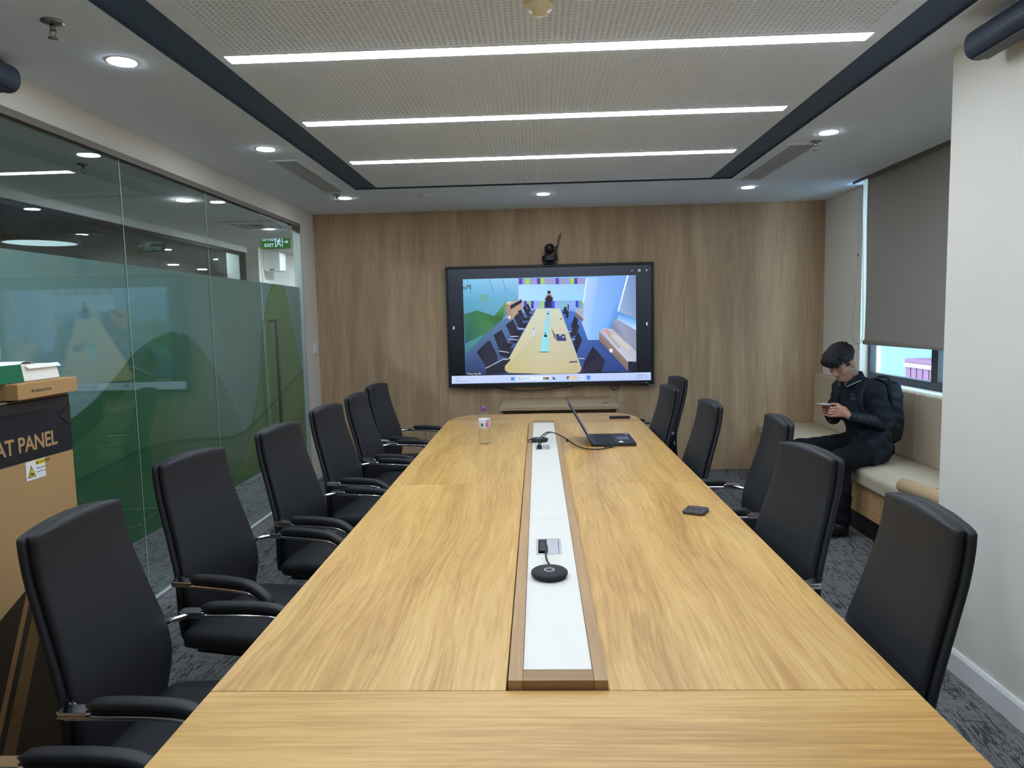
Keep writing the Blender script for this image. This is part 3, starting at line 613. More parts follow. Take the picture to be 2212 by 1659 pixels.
p.poly([(274, 830), (400, 795), (640, 880), (520, 1000), (285, 1110)], (60, 115, 100), (62, 118, 70), (50, 95, 60), (70, 125, 85), (45, 90, 95))
p.poly([(400, 795), (560, 850), (690, 690), (640, 880)], (75, 130, 90), (60, 120, 70), (110, 160, 110), (50, 100, 55))
p.poly([(285, 1215), (640, 880), (960, 790), (660, 1400), (285, 1408)], (70, 95, 140), (90, 120, 160), (80, 105, 160), (52, 70, 118), (45, 60, 105))
for x in (305, 515, 640): p.poly([(x, 498), (x+5, 498), (x+45, 640), (x+40, 640)], (90, 120, 150))
p.rect(790, 490, 1440, 790, (150, 165, 225), (150, 160, 225), (130, 170, 235), (150, 175, 230))
pu = (78, 60, 168); gr = (150, 205, 95); gy = (150, 150, 200)
p.rect(790, 490, 1440, 550, gy, gy)
for x in (800, 972, 1150, 1327): p.rect(x, 490, x+32, 548, pu)
for x in (862, 1005, 1290): p.rect(x, 490, x+38, 548, gr)
for x, c_ in ((845, pu), (875, gr), (912, pu), (1005, gr), (1110, (60, 70, 220)), (1210, (110, 200, 170)), (1340, (60, 70, 210)), (1372, (110, 170, 130))): p.rect(x, 708, x+28, 780, c_)
p.rect(795, 550, 1428, 706, (168, 212, 250), (150, 200, 250), (150, 205, 252), (170, 215, 250))
p.poly([(1440, 487), (1850, 468), (1690, 930), (1560, 1085), (1450, 1085), (1390, 985)], (140, 185, 245), (110, 160, 235), (95, 150, 235), (125, 180, 245), (140, 190, 245), (150, 195, 250))
p.poly([(1465, 488), (1560, 485), (1520, 800), (1450, 1080), (1392, 985)], (170, 200, 250), (150, 190, 248), (140, 190, 250), (150, 195, 250))
p.poly([(1440, 490), (1460, 490), (1425, 730), (1405, 730)], (200, 225, 255))
p.poly([(1850, 468), (1920, 466), (1918, 890), (1750, 815)], (125, 150, 200), (120, 140, 190), (130, 150, 190), (150, 180, 220))
p.poly([(1836, 469), (1852, 468), (1752, 815), (1740, 812)], (225, 240, 255))
p.poly([(1748, 815), (1918, 888), (1918, 995), (1738, 888)], (60, 140, 230), (70, 160, 225), (190, 225, 250), (150, 200, 250))
p.poly([(1700, 890), (1738, 888), (1918, 1000), (1918, 1290), (1690, 985)], (140, 150, 180), (150, 160, 190), (135, 140, 165), (140, 145, 165), (120, 125, 150))
p.poly([(1565, 1000), (1600, 975), (1690, 980), (1918, 1200), (1918, 1292), (1840, 1302)], (165, 170, 195), (190, 195, 210), (180, 185, 200), (175, 180, 195))
p.poly([(1562, 1005), (1840, 1300), (1840, 1392), (1562, 1085)], (150, 128, 120), (140, 118, 112), (120, 100, 98), (130, 108, 104))
p.poly([(1590, 985), (1640, 985), (1690, 1030), (1660, 1040)], (205, 150, 150)); p.poly([(1630, 1030), (1660, 1030), (1775, 1160), (1750, 1165)], (175, 165, 160)); p.poly([(1690, 1040), (1720, 1030), (1880, 1165), (1830, 1180)], (205, 195, 190))
p.rect(1660, 1170, 1690, 1205, (225, 230, 240))
p.poly([(1225, 790), (1340, 820), (1400, 930), (1455, 1085), (1560, 1085), (1840, 1392), (1380, 1395), (1200, 800)], (80, 130, 215), (70, 120, 205), (60, 95, 170), (62, 95, 165), (58, 85, 150), (45, 65, 125), (50, 70, 130), (70, 110, 190))
p.poly([(1340, 770), (1415, 790), (1410, 880), (1335, 830)], (165, 170, 190)); p.poly([(1335, 815), (1410, 880), (1408, 910), (1335, 850)], (120, 100, 95))
p.poly([(965, 782), (1190, 782), (1390, 1350), (1380, 1385), (1345, 1403), (1010, 1405), (700, 1392), (660, 1368), (655, 1330)], (205, 208, 185), (200, 205, 190), (196, 186, 150), (190, 178, 140), (190, 178, 138), (196, 186, 150), (186, 176, 128), (190, 180, 130), (200, 192, 150))
p.poly([(1065, 798), (1092, 798), (1078, 1192), (998, 1192)], (150, 205, 232), (150, 205, 232), (140, 220, 232), (140, 222, 235)); p.poly([(990, 1192), (1080, 1192), (1080, 1200), (990, 1200)], (110, 95, 85))
p.disc(1075, 830, 11, (50, 70, 90), ry=7); p.disc(1050, 1043, 16, (35, 45, 60), ry=11); p.rect(1044, 1010, 1052, 1040, (40, 50, 70))
p.poly([(1105, 965), (1140, 1030), (1156, 1092), (1130, 1055)], (120, 88, 80)); p.poly([(1145, 1025), (1236, 1030), (1250, 1092), (1160, 1092)], (58, 72, 118)); p.rect(1180, 1030, 1200, 1045, (170, 190, 220)); p.rect(1208, 1048, 1232, 1060, (170, 185, 215))
p.poly([(930, 970), (940, 970), (952, 1010), (945, 1050), (928, 1050), (924, 1010)], (190, 205, 235)); p.rect(932, 965, 940, 980, (100, 60, 150)); p.poly([(932, 1052), (945, 1052), (938, 1085)], (195, 185, 80))
p.poly([(1275, 1288), (1350, 1283), (1352, 1296), (1278, 1302)], (88, 78, 90)); p.disc(1197, 880, 12, (70, 70, 80), ry=5)
p.poly([(670, 740), (715, 742), (728, 885), (692, 885)], (165, 135, 120)); p.poly([(672, 722), (720, 712), (735, 722), (700, 735)], (215, 235, 240)); p.poly([(670, 735), (820, 690), (826, 695), (715, 748)], (190, 165, 150))
p.poly([(715, 748), (825, 692), (828, 800), (730, 885)], (176, 148, 130)); p.poly([(715, 748), (825, 692), (826, 722), (720, 788)], (38, 42, 58)); p.rect(697, 850, 716, 876, (225, 230, 240))
for q in (((868, 742), (885, 730), (915, 800), (890, 815)), ((832, 770), (862, 750), (900, 830), (935, 840), (880, 862)), ((785, 805), (820, 790), (850, 870), (905, 862), (890, 895), (830, 900)), ((752, 860), (790, 822), (838, 920), (885, 912), (860, 965), (790, 962)),
          ((672, 935), (742, 885), (785, 990), (840, 985), (800, 1060), (722, 1048)), ((555, 1032), (632, 978), (690, 1110), (745, 1110), (700, 1170), (612, 1190)), ((606, 1185), (745, 1150), (700, 1250), (612, 1232)), ((700, 1080), (800, 1040), (770, 1115), (710, 1095)),
          ((393, 1190), (500, 1085), (522, 1088), (590, 1230), (588, 1275), (490, 1352)), ((480, 1345), (650, 1265), (720, 1262), (660, 1330), (660, 1372), (690, 1395), (480, 1406)),
          ((1232, 762), (1255, 772), (1250, 835), (1215, 832)), ((1262, 740), (1275, 745), (1273, 800), (1262, 790)), ((1255, 790), (1275, 822), (1262, 885), (1240, 855)), ((1328, 852), (1364, 892), (1335, 975), (1290, 962)), ((1345, 908), (1375, 960), (1340, 1040), (1288, 1060), (1285, 1010)),
          ((1362, 1002), (1400, 1088), (1345, 1212), (1310, 1100)), ((1502, 1145), (1620, 1280), (1580, 1394), (1388, 1394), (1420, 1290)), ((1840, 1290), (1918, 1298), (1918, 1390), (1838, 1390))): p.poly(list(q), D, D2)
for a, b in (((475, 1345), (640, 1262)), ((608, 1180), (700, 1195)), ((640, 1258), (690, 1262)), ((718, 1042), (790, 1042)), ((700, 1072), (780, 1075)), ((780, 960), (850, 975)), ((1360, 1255), (1420, 1260)), ((1270, 1000), (1300, 998)), ((1300, 1078), (1330, 1075))):
    p.poly([a, b, (b[0], b[1]+7), (a[0], a[1]+7)], (190, 205, 230))
p.poly([(1060, 655), (1112, 652), (1126, 690), (1108, 716), (1058, 716), (1045, 690)], (26, 28, 40)); p.rect(1043, 714, 1110, 776, (36, 40, 78)); p.disc(1086, 640, 15, (150, 120, 120), ry=20); p.disc(1086, 624, 16, (24, 22, 30), ry=14); p.poly([(1050, 668), (1075, 645), (1080, 652), (1052, 690)], (165, 130, 130)); p.poly([(1122, 665), (1098, 645), (1094, 652), (1120, 690)], (165, 130, 130))
p.rect(290, 1385, 418, 1408, (20, 26, 40))
p.poly([(155, 1418), (2056, 1398), (2056, 1472), (155, 1492)], (196, 210, 246), (186, 200, 244), (176, 196, 244), (190, 208, 248))
for a, b in ((718, 1434), (735, 1434), (718, 1450), (735, 1450)): p.rect(a, b, a+15, b+14, (20, 120, 215))
p.poly([(775, 1428), (1090, 1425), (1090, 1466), (775, 1469)], (216, 228, 250)); p.disc(795, 1445, 9, (60, 70, 95)); p.disc(795, 1445, 6, (216, 228, 250)); p.rect(801, 1450, 809, 1459, (60, 70, 95))
p.rect(1022, 1436, 1050, 1460, (150, 130, 100)); p.rect(1050, 1436, 1080, 1460, (90, 100, 70)); p.rect(1115, 1434, 1140, 1458, (40, 44, 55)); p.rect(1126, 1434, 1140, 1446, (200, 205, 215))
p.poly([(1262, 1443), (1246, 1434), (1254, 1427), (1270, 1427), (1278, 1434)], (215, 60, 50)); p.poly([(1262, 1443), (1278, 1434), (1279, 1450), (1268, 1460)], (240, 190, 40)); p.poly([(1262, 1443), (1268, 1460), (1252, 1459), (1245, 1448), (1246, 1434)], (50, 150, 80)); p.disc(1262, 1443, 7, (70, 120, 230))
p.rect(1310, 1430, 1326, 1438, (225, 160, 40)); p.rect(1310, 1435, 1343, 1458, (245, 195, 70)); p.rect(1374, 1428, 1410, 1460, (225, 235, 250)); p.rect(1378, 1440, 1406, 1449, (120, 160, 235)); p.disc(1457, 1442, 18, (20, 80, 225)); p.rect(1448, 1438, 1466, 1446, (220, 230, 255)); p.rect(1448, 1466, 1468, 1470, (60, 80, 140))
p.disc(2012, 1436, 10, (120, 140, 190)); p.disc(2012, 1436, 7, (186, 200, 244))
for pts in ([(165, 945), (172, 943), (188, 960), (172, 978), (165, 976), (178, 960)], [(2032, 918), (2025, 916), (2012, 933), (2025, 950), (2032, 948), (2022, 933)]): p.poly(pts, (235, 238, 245))
p.rect(1873, 420, 1892, 424, (220, 225, 235)); p.rect(1943, 410, 1964, 432, (220, 225, 235)); p.rect(1947, 416, 1960, 428, (44, 50, 62))
for s_ in (1, -1): p.poly([(2014, 418-s_*9), (2018, 418-s_*9), (2034, 418+s_*9), (2030, 418+s_*9)], (220, 225, 235))
tag(p.build('call_picture', scr), 'video call picture of the same meeting room seen from the screen end')
def scr_text(body, zx, zy, size, rgb, mirror=False):
    u, v = HS(zx, zy); me = text_mesh(body, size, 0, mat=glow('screen_ink', lin(rgb), 1.0)); 
    if mirror: me.transform(Matrix.Diagonal((-1, 1, 1, 1)))
    place_text('screen_text', me, scr, (u, DY-.008, v), (1, 0, 0), (0, 0, 1))
scr_text('Thắng Nguyễn', 296, 1405, .024, (225, 230, 240)); scr_text('Search', 825, 1455, .026, (95, 105, 130)); scr_text('30°C', 195, 1450, .020, (90, 100, 130)); scr_text('Nắng nhiều nơi', 195, 1472, .017, (110, 120, 150))
scr_text('4:00 PM', 1920, 1432, .020, (90, 100, 135)); scr_text('8/12/2024', 1904, 1456, .020, (90, 100, 135)); scr_text('Me', 348, 596, .068, (55, 65, 70), True)
# camera on top of the display
pc = thing('conference_camera', (.13, DY+.02, DZ1), 'black pan-tilt camera standing on top of the wall screen', 'camera')
cx, cy = .131, DY+.015
MB().lathe([(.001, 0), (.06, 0), (.065, .006), (.05, .014), (.03, .016), (.03, .034), (.001, .034)], (cx, cy, DZ1), 24).build('foot', M['black'], pc, True)
MB().prism(rrect(cx-.076, cx+.074, cy-.06, cy+.06, .05), 'Z', DZ1+.034, DZ1+.085).build('base', M['black'], pc, False, .006)
for sx in (-1, 1): MB().prism(rrect(cy-.03, cy+.03, DZ1+.085, DZ1+.175, .02), 'X', cx+sx*.052-.008+.01, cx+sx*.052+.008+.01).build('yoke_arm', M['black'], pc, False, .003)
hd = MB(); hd.lathe([(.001, -.06), (.03, -.06), (.044, -.052), (.048, -.03), (.048, .03), (.04, .05), (.001, .055)], (cx, cy, DZ1+.15), 24, 'Y'); hdo = hd.build('head', M['blackgloss'], pc, True)
MB().lathe([(.001, -.068), (.022, -.068), (.028, -.062), (.028, -.058), (.001, -.058)], (cx, cy, DZ1+.15), 20, 'Y').build('lens', M['glasslens'] if 'glasslens' in M else M['blackgloss'], hdo, True)
for k, (dx, top_) in enumerate(((.115, .31), (.1, .29))):
    q = [(cx+.055, cy+.05, DZ1+.10), (cx+.075, cy+.062, DZ1+.16+.02*k), (cx+dx-.02, cy+.065, DZ1+.22), (cx+dx, cy+.068, DZ1+top_)]
    tag(MB().tube(smooth_path(q, 6), .0035, 6).build('camera_cable', M['rubber'], None, True), ('taller' if k == 0 else 'shorter')+' black cable rising behind the camera on the screen', 'cable', 'camera cables')
q = [onY(*c_, YW-.06) for c_ in ((1060, 834), (1085, 839), (1120, 844), (1165, 843), (1205, 838), (1240, 834))]
tag(MB().tube(smooth_path(q, 6), .006, 8).build('power_cable', M['rubber'], None, True), 'black cable sagging below the wall screen', 'cable')
q = [onY(*c_, YW-.05) for c_ in ((1318, 833), (1322, 840), (1328, 842), (1334, 839), (1337, 832))]
tag(MB().tube(smooth_path(q, 6), .005, 8).build('cable_loop', M['rubber'], None, True), 'small black cable loop under the right of the screen', 'cable')
# credenza against the far wall
cr = thing('credenza', (.18, 6.6, 0), 'pale wood credenza standing under the wall screen', 'cabinet')
CX0, CX1, CYF, CZ = -.355, .712, 6.24, .752
MB().box(CX0, CX1, CYF, YW-.012, CZ-.03, CZ).build('top', M['credwood'], cr, False, .0015)
for x in (CX0+.006, CX1-.026): MB().box(x, x+.02, CYF+.02, YW-.015, .0, CZ-.0305).build('side_panel', M['credwood'], cr)
MB().box(CX0+.027, CX1-.027, YW-.06, YW-.045, .1, CZ-.031).build('back_panel', M['credwood'], cr); MB().box(CX0+.027, CX1-.027, CYF+.12, CYF+.14, .3, CZ-.031).build('front_panel', M['credwood'], cr); MB().box(CX0+.027, CX1-.027, CYF+.16, YW-.065, .08, .1).build('shelf', M['credwood'], cr)
gx, gy, _ = onZ(1307, 870, CZ); MB().lathe([(.001, 0), (.03, 0), (.034, .0015), (.03, .002), (.001, .0005)], (gx, gy, CZ), 20).build('grommet', plain('brown_grommet', (96, 62, 30), .4), cr)
# ================================================================ THINGS ON THE TABLE
# laptop, keyboard edge facing right, lid to the left
lp = thing('laptop', (.45, 4.47, TZ), 'open black laptop turned sideways on the right of the table', 'laptop')
lx0, lx1, ly0, ly1 = .315, .592, 4.265, 4.635
MB().prism(rrect(lx0, lx1, ly0, ly1, .012, 4), 'Z', TZ+.002, TZ+.02).build('base', M['laptop'] if 'laptop' in M else plain('laptop_shell', (34, 37, 46), .5), lp, False, .002)
M['key'] = plain('laptop_keys', (24, 26, 33), .6)
kb = MB().box(lx0+.035, lx0+.155, ly0+.02, ly1-.02, TZ+.0201, TZ+.0206).build('keyboard', M['black'], lp)
kk = MB()
for i in range(5):
    for j in range(14): kk.box(lx0+.038+i*.0232, lx0+.038+i*.0232+.019, ly0+.024+j*.0232, ly0+.024+j*.0232+.019, TZ+.0206, TZ+.0222)
tag(kk.build('keys', M['key'], kb), 'rows of small black keys', kind='stuff')
MB().box(lx0+.175, lx0+.25, ly0+.13, ly0+.24, TZ+.0201, TZ+.0206).build('touchpad', plain('touchpad', (52, 58, 84), .25), lp)
MB().box(lx0+.175, lx0+.20, ly0+.03, ly0+.075, TZ+.0201, TZ+.0205).build('sticker', M['white'], lp); MB().box(lx0+.245, lx0+.262, ly1-.06, ly1-.03, TZ+.0201, TZ+.0205).build('sticker', M['alu'], lp)
la = math.radians(119); L_ = .285; dx, dz = math.cos(la), math.sin(la); nx_, nz_ = -dz, dx
lc = np.array([lx0+.004, 0, TZ+.018])
def LP(s, o, y): return (lc[0]+dx*s+nx_*o*-1, y, lc[2]+dz*s+nz_*o*-1)
def lid_box(s0, s1, o0, o1, y0, y1, name, mat, par):
    vs = [LP(s, o, y) for y in (y0, y1) for s, o in ((s0, o0), (s1, o0), (s1, o1), (s0, o1))]
    return MB().add(vs, [(0, 1, 2, 3), (7, 6, 5, 4), (0, 4, 5, 1), (1, 5, 6, 2), (2, 6, 7, 3), (3, 7, 4, 0)]).build(name, mat, par)
lid = lid_box(0, L_, -.004, .004, ly0, ly1, 'lid', plain('laptop_lid', (40, 41, 46), .5), lp)
lid_box(.02, L_-.01, .0041, .0046, ly0+.01, ly1-.01, 'lcd', glow('lcd', (.10, .13, .2), 1), lid)
# cables from the power box to the laptop
c1 = [onZ(1163, 964, TZ+.01), (onY(1166, 948, 4.18)), onY(1174, 938, 4.2), onY(1186, 933, 4.2), onY(1205, 938, 4.2), onY(1225, 950, 4.18), onZ(1240, 960, TZ+.006), onZ(1262, 968, TZ+.005), onZ(1290, 970, TZ+.005), onZ(1318, 966, TZ+.006), (.40, 4.235, TZ+.011), (.40, 4.262, TZ+.011)]
c2 = [onZ(1167, 964, TZ+.01), onY(1171, 948, 4.18), onY(1180, 938, 4.19), onY(1191, 934, 4.19), onY(1210, 940, 4.19), onY(1229, 952, 4.17), onZ(1243, 961, TZ+.012), onZ(1265, 969, TZ+.012), onZ(1292, 971, TZ+.012), onZ(1322, 966, TZ+.012), (.445, 4.235, TZ+.012), (.445, 4.262, TZ+.012)]
for c_, lb in ((c1, 'black laptop cable looping from the table socket, outer one'), (c2, 'black laptop cable looping from the table socket, inner one')):
    r_ = thing('laptop_cable', tuple(c_[-1]), lb, 'cable', 'cables from table socket to laptop')
    MB().tube(smooth_path(c_, 8), .0032, 7).build('cord', M['rubber'], r_, True)
    e = c_[-1]; MB().box(e[0]-.009, e[0]+.009, e[1]-.035, e[1], e[2]-.005, e[2]+.005).build('connector', M['black'], r_, False, .001)
    if lb.endswith('outer one'):
        q = c_[5]; MB().box(q[0]-.006, q[0]+.006, q[1]-.006, q[1]+.006, q[2]-.012, q[2]+.006).build('tie', M['black'], r_)
# water bottle
bx, by = -.352, 4.43
t = NT('clear_plastic'); M['pet'] = None
def pet(name, tint, ior, refl): return arch_glass(name, tint, refl, ior)
M['pet'] = pet('bottle_plastic', (.975, .98, .985), 1.45, .8); M['water'] = pet('water', (.985, .99, .99), 1.25, .5)
bt = thing('water_bottle', (bx, by, TZ), 'clear plastic water bottle with a purple cap on the table', 'bottle')
pr = [(.001, .004), (.03, .003), (.036, .008), (.038, .02), (.0375, .03)]
for i in range(4): z0 = .034+i*.016; pr += [(.038, z0), (.0355, z0+.006), (.0355, z0+.009), (.038, z0+.014)]
pr += [(.0385, .105), (.0385, .165), (.037, .175), (.028, .195), (.016, .207), (.014, .215), (.001, .216)]
MB().lathe(pr, (bx, by, TZ), 28).build('body', M['pet'], bt, True)
MB().lathe([(.001, .006), (.034, .007), (.0345, .10), (.0345, .15), (.001, .15)], (bx, by, TZ), 24).build('water', M['water'], bt, True)
tl_ = NT('bottle_label'); a_ = tl_.sep(tl_.objc()); M['blabel'] = plain('bottle_label_white', (222, 220, 226), .4)
MB().lathe([(.0388, .105), (.0392, .106), (.0392, .163), (.0388, .164)], (bx, by, TZ), 28).build('label', M['blabel'], bt, True)
def label_patch(name, a0, a1, z0, z1, mat):
    m = MB(); n = 6; m.loft([[(bx+.0395*math.cos(a), by+.0395*math.sin(a), TZ+z) for a in np.linspace(a0, a1, n)] for z in (z0, z1)], False, False); m.build(name, mat, bt)
av = math.atan2(-by, -bx)
label_patch('green_emblem', av-.55, av-.2, .118, .138, plain('emblem_green', (38, 110, 100), .4)); label_patch('pink_print', av+.25, av+.75, .112, .148, plain('label_pink', (200, 120, 175), .4)); label_patch('print_line', av+.2, av+.85, .152, .157, plain('label_violet', (150, 130, 190), .4))
MB().lathe([(.001, .212), (.015, .212), (.0155, .216), (.0155, .23), (.011, .233), (.0105, .245), (.001, .246)], (bx, by, TZ), 20).build('cap', plain('purple_cap', (120, 50, 140), .4), bt, True)
# speakerphones
def speakerphone(x, y, label, cable):
    s = thing('speakerphone', (x, y, WZ), label, 'speakerphone', 'round speakerphones on the white strip')
    MB().lathe([(.001, 0), (.046, 0), (.050, .003), (.0535, .008), (.0535, .0095), (.0555, .011), (.0550, .017), (.051, .0205), (.03, .0218), (.001, .022)], (x, y, WZ), 40).build('body', plain('charcoal_mesh', (40, 41, 43), .8, bump=.4, bscale=900), s, True)
    MB().lathe([(.0128, .0215), (.0155, .0215), (.0155, .0226), (.0128, .0226)], (x, y, WZ), 28, ring=True).build('light_ring', glow('ring_light', (.75, .85, 1), .8), s)
    MB().lathe([(.001, .0215), (.0122, .0215), (.0122, .0223), (.001, .0223)], (x, y, WZ), 24).build('button', M['black'], s)
    MB().tube(smooth_path(cable, 8), .0033, 7).build('cord', M['rubber'], s, True)
    MB().box(x-.004, x+.004, y-.0572, y-.054, WZ+.006, WZ+.011).build('port', M['black'], s)
speakerphone(.0215, 2.062, 'round black speakerphone nearest the viewer on the white strip', [(.0235, 2.115, WZ+.018), (.017, 2.16, WZ+.012), (.012, 2.2, WZ+.02), (.016, 2.25, WZ+.03), (.017, 2.278, WZ+.02), (.016, 2.29, WZ-.012)])
speakerphone(-.002, 4.415, 'round black speakerphone at the far socket by the laptop cables', [(-.055, 4.40, WZ+.016), (-.072, 4.38, WZ+.016), (-.066, 4.35, WZ+.007), (-.03, 4.32, WZ+.012), (-.008, 4.29, WZ+.02), (-.005, 4.24, WZ+.008), (-.004, 4.22, WZ-.01)])
# remotes
rm = thing('remote_control', (.622, 2.79, TZ), 'short dark grey remote control with a red button, right of the table', 'remote')
A = Vector((.0765, -.0415, 0)).normalized(); B = Vector((A[1]*-1, A[0], 0)); c0 = Vector((.6215, 2.7895, TZ))
def RP(u, v, z): q = c0+A*u+B*v; return (q[0], q[1], TZ+z)
rp = rrect(-.043, .043, -.0475, .0475, .012, 4); m = MB(); m.loft([[RP(u*.97, v*.97, 0) for u, v in rp], [RP(u, v, .004) for u, v in rp], [RP(u, v, .011) for u, v in rp], [RP(u*.95, v*.95, .0145) for u, v in rp]]); m.build('body', plain('remote_grey', (66, 66, 68), .55), rm)
def rdisc(u, v, r, h, mat, name): MB().loft([[RP(u+r*math.cos(a), v+r*math.sin(a), z) for a in np.linspace(0, 2*PI, 19)[:-1]] for z in (.0143, h)]).build(name, mat, rm)
M['rbtn'] = plain('remote_button', (40, 41, 44), .5)
rdisc(.0, .004, .022, .0155, M['rbtn'], 'dial'); rdisc(0, .004, .008, .0162, plain('remote_ok', (90, 90, 94), .5), 'ok_button'); rdisc(-.03, .033, .0065, .016, plain('red_button', (190, 60, 55), .5), 'power_button')
for u, v in ((-.03, 0), (-.032, -.02), (-.02, -.034), (.0, -.036), (.028, -.03), (.03, .0), (.03, .025)): rdisc(u, v, .005, .0158, M['rbtn'], 'button')
r2 = thing('remote_control', (.625, 5.51, TZ), 'thin black remote lying near the far end of the table', 'remote')
MB().prism(rrect(.548, .706, 5.445, 5.49, .008, 4), 'Z', TZ, TZ+.018).build('body', M['black'], r2, False, .002)
MB().box(.56, .60, 5.455, 5.48, TZ+.018, TZ+.0192).build('button', M['rbtn'], r2); MB().box(.62, .69, 5.455, 5.48, TZ+.018, TZ+.0192).build('button', M['rbtn'], r2)
# ================================================================ CHAIRS
def sup(a, e): return math.copysign(abs(a)**e, a)
def interp(z, T): return float(np.interp(z, [q[0] for q in T], [q[1] for q in T]))
XS = [(.40, -.205), (.48, -.195), (.56, -.184), (.65, -.190), (.75, -.220), (.85, -.250), (.92, -.270), (1.0, -.284), (1.07, -.287)]
WS = [(.40, .190), (.46, .208), (.52, .222), (.58, .228), (.66, .222), (.76, .210), (.88, .198), (1.0, .191), (1.07, .188)]
def sm(T, z):   # smooth lookup
    return sum(interp(z+d, T)*w_ for d, w_ in ((-.03, .25), (0, .5), (.03, .25)))
def back_slab(z0, z1, off, th, inset, rtop, wrap, nseg=28, rows=26):
    rings = []
    for i in range(rows+1):
        s = i/rows; s = .5-.5*math.cos(PI*s); z = z0+(z1-z0)*s
        # round the outline at both ends
        e_t = max(0, (z-(z1-rtop))/rtop); e_b = max(0, ((z0+rtop)-z)/rtop); e = max(e_t, e_b)
        w_ = (sm(WS, z)-inset)-rtop*(1-math.sqrt(max(0, 1-e*e)))*.95; t_ = th*(math.sqrt(max(0, 1-min(1, e*1.0)**4))*.92+.08)
        xc = sm(XS, z)+off; ring = []
        for k in range(nseg):
            a = 2*PI*k/nseg; u = sup(math.cos(a), .55); v = sup(math.sin(a), .5)
            arch = -.018*(u*u) if e_t > 0 else 0
            ring.append((xc+t_*v+wrap*u*u, w_*u, z+arch*e_t))
        rings.append(ring)
    return rings
chair = thing('office_chair', (0, 0, 0), 'chair', 'chair', 'black leather conference chairs')
WORLD[chair.name] = Matrix.Identity(4)
MB().loft(back_slab(.395, 1.062, -.008, .0165, .0, .026, .006)).build('backrest_shell', M['leather'], chair, True)
MB().loft(back_slab(.43, 1.066, .024, .020, .010, .026, -.004)).build('backrest_cushion', M['leather'], chair, True)
rings = []
for i in range(15):
    s = i/14; x = -.19+.46*s; e = max(0, (x-.20)/.07, (-.14-x)/.05); t_ = .045*(math.sqrt(max(0, 1-min(1, e)**3))*.9+.1); w_ = .252-.04*max(0, e)**2; zc = .428+.012*s
    rings.append([(x, w_*sup(math.cos(2*PI*k/24), .5), zc+t_*sup(math.sin(2*PI*k/24), .55)) for k in range(24)])
MB().loft(rings).build('seat', M['leather'], chair, True)
MB().box(-.14, .2, -.2, .2, .37, .395).build('seat_base', M['black'], chair)
for sg in (-1, 1):
    y = sg*.277
    path = smooth_path([(-.152, y, .652), (-.05, y, .652), (.08, y, .650), (.15, y, .642), (.205, y, .612), (.235, y, .55), (.243, y, .45), (.243, y, .2), (.243, y, .06), (.222, y, .022), (.17, y, .014), (-.1, y, .014), (-.25, y, .014)], 5)
    fr = MB().tube(path, .019, 12, .5).build('arm_frame', M['chrome'], chair, True)
    MB().prism(rrect(-.156, -.07, y-.021, y+.021, .012, 4), 'Z', .655, .667).build('arm_end_plate', M['chrome'], fr, False, .003)
    MB().tube([(-.11, y, .655), (-.15, y-sg*.035, .655), (-.175, y-sg*.062, .655)], .009, 8).build('back_bracket', M['chrome'], fr, True)
    MB().tube([(.242, y, .41), (.2, y-sg*.06, .40), (.16, y-sg*.09, .39)], .009, 8).build('seat_bracket', M['chrome'], fr, True)
    rings = []
    cl = smooth_path([(-.095, .674), (0, .676), (.09, .673), (.15, .663), (.2, .632), (.228, .594)], 4)
    for i, (x, z) in enumerate(cl):
        s = i/(len(cl)-1); r_ = min(1, math.sqrt(max(0, 1-(1-min(1, s/.12))**2))+.08, math.sqrt(max(0, 1-(1-min(1, (1-s)/.12))**2))+.08)
        d = np.array(cl[min(i+1, len(cl)-1)])-np.array(cl[max(i-1, 0)]); d = d/np.linalg.norm(d); nx, nz = -d[1], d[0]
        rings.append([(x+nx*.0165*r_*sup(math.sin(a), .7), y+.0205*r_*sup(math.cos(a), .7), z+nz*.0165*r_*sup(math.sin(a), .7)) for a in np.linspace(0, 2*PI, 15)[:-1]])
    MB().loft(rings).build('armrest_pad', M['leather_pad'], chair, True)
MB().tube([(-.25, -.277, .014), (-.25, .277, .014)], .0125, 10).build('floor_bar', M['chrome'], chair, True)
MB().box(-.176, -.174, .218, .236, .555, .585).build('care_tag', M['white'], chair)
spots = [  # x, y, facing degrees (0 = facing +x), label
 (-0.975, 1.04, 1, 'black leather chair mostly out of frame at the lower left corner, only its arm showing'),
 (-0.965, 1.785, 0, 'black leather chair in front of the stacked boxes, largest on the left'),
 (-1.07, 2.56, -12, 'second black leather chair on the left side, right of the stacked boxes'),
 (-0.985, 3.275, -9, 'third black leather chair on the left side, before the glass partition'),
 (-0.985, 4.04, -9, 'fourth black leather chair on the left side, level with the glass door'),
 (-0.975, 4.72, -4, 'fifth black leather chair on the left side, second from the far wall'),
 (-1, 5.4, -10, 'black leather chair on the left side nearest the far wood wall'),
 (0.684, 1.763, 178, 'black leather chair beside the white column, largest on the right'),
 (0.7, 2.5, 190, 'second black leather chair on the right side, hiding the seated man\'s feet'),
 (0.85, 3.34, 176, 'third black leather chair on the right side, pulled back with both arms showing'),
 (0.69, 3.975, 182, 'fourth black leather chair on the right side, alone before the wood wall'),
 (0.632, 4.87, 185, 'black leather chair at right of the laptop, pushed in close, shorter of the far pair'),
 (0.825, 5.545, 187, 'black leather chair farthest on the right, peeking out behind another chair'),
]
for i, (x, y, a, lb) in enumerate(spots):
    o = chair if i == 0 else copy_tree(chair)
    o.location = (x, y, 0); o.rotation_euler = (0, 0, math.radians(a)); o['label'] = lb
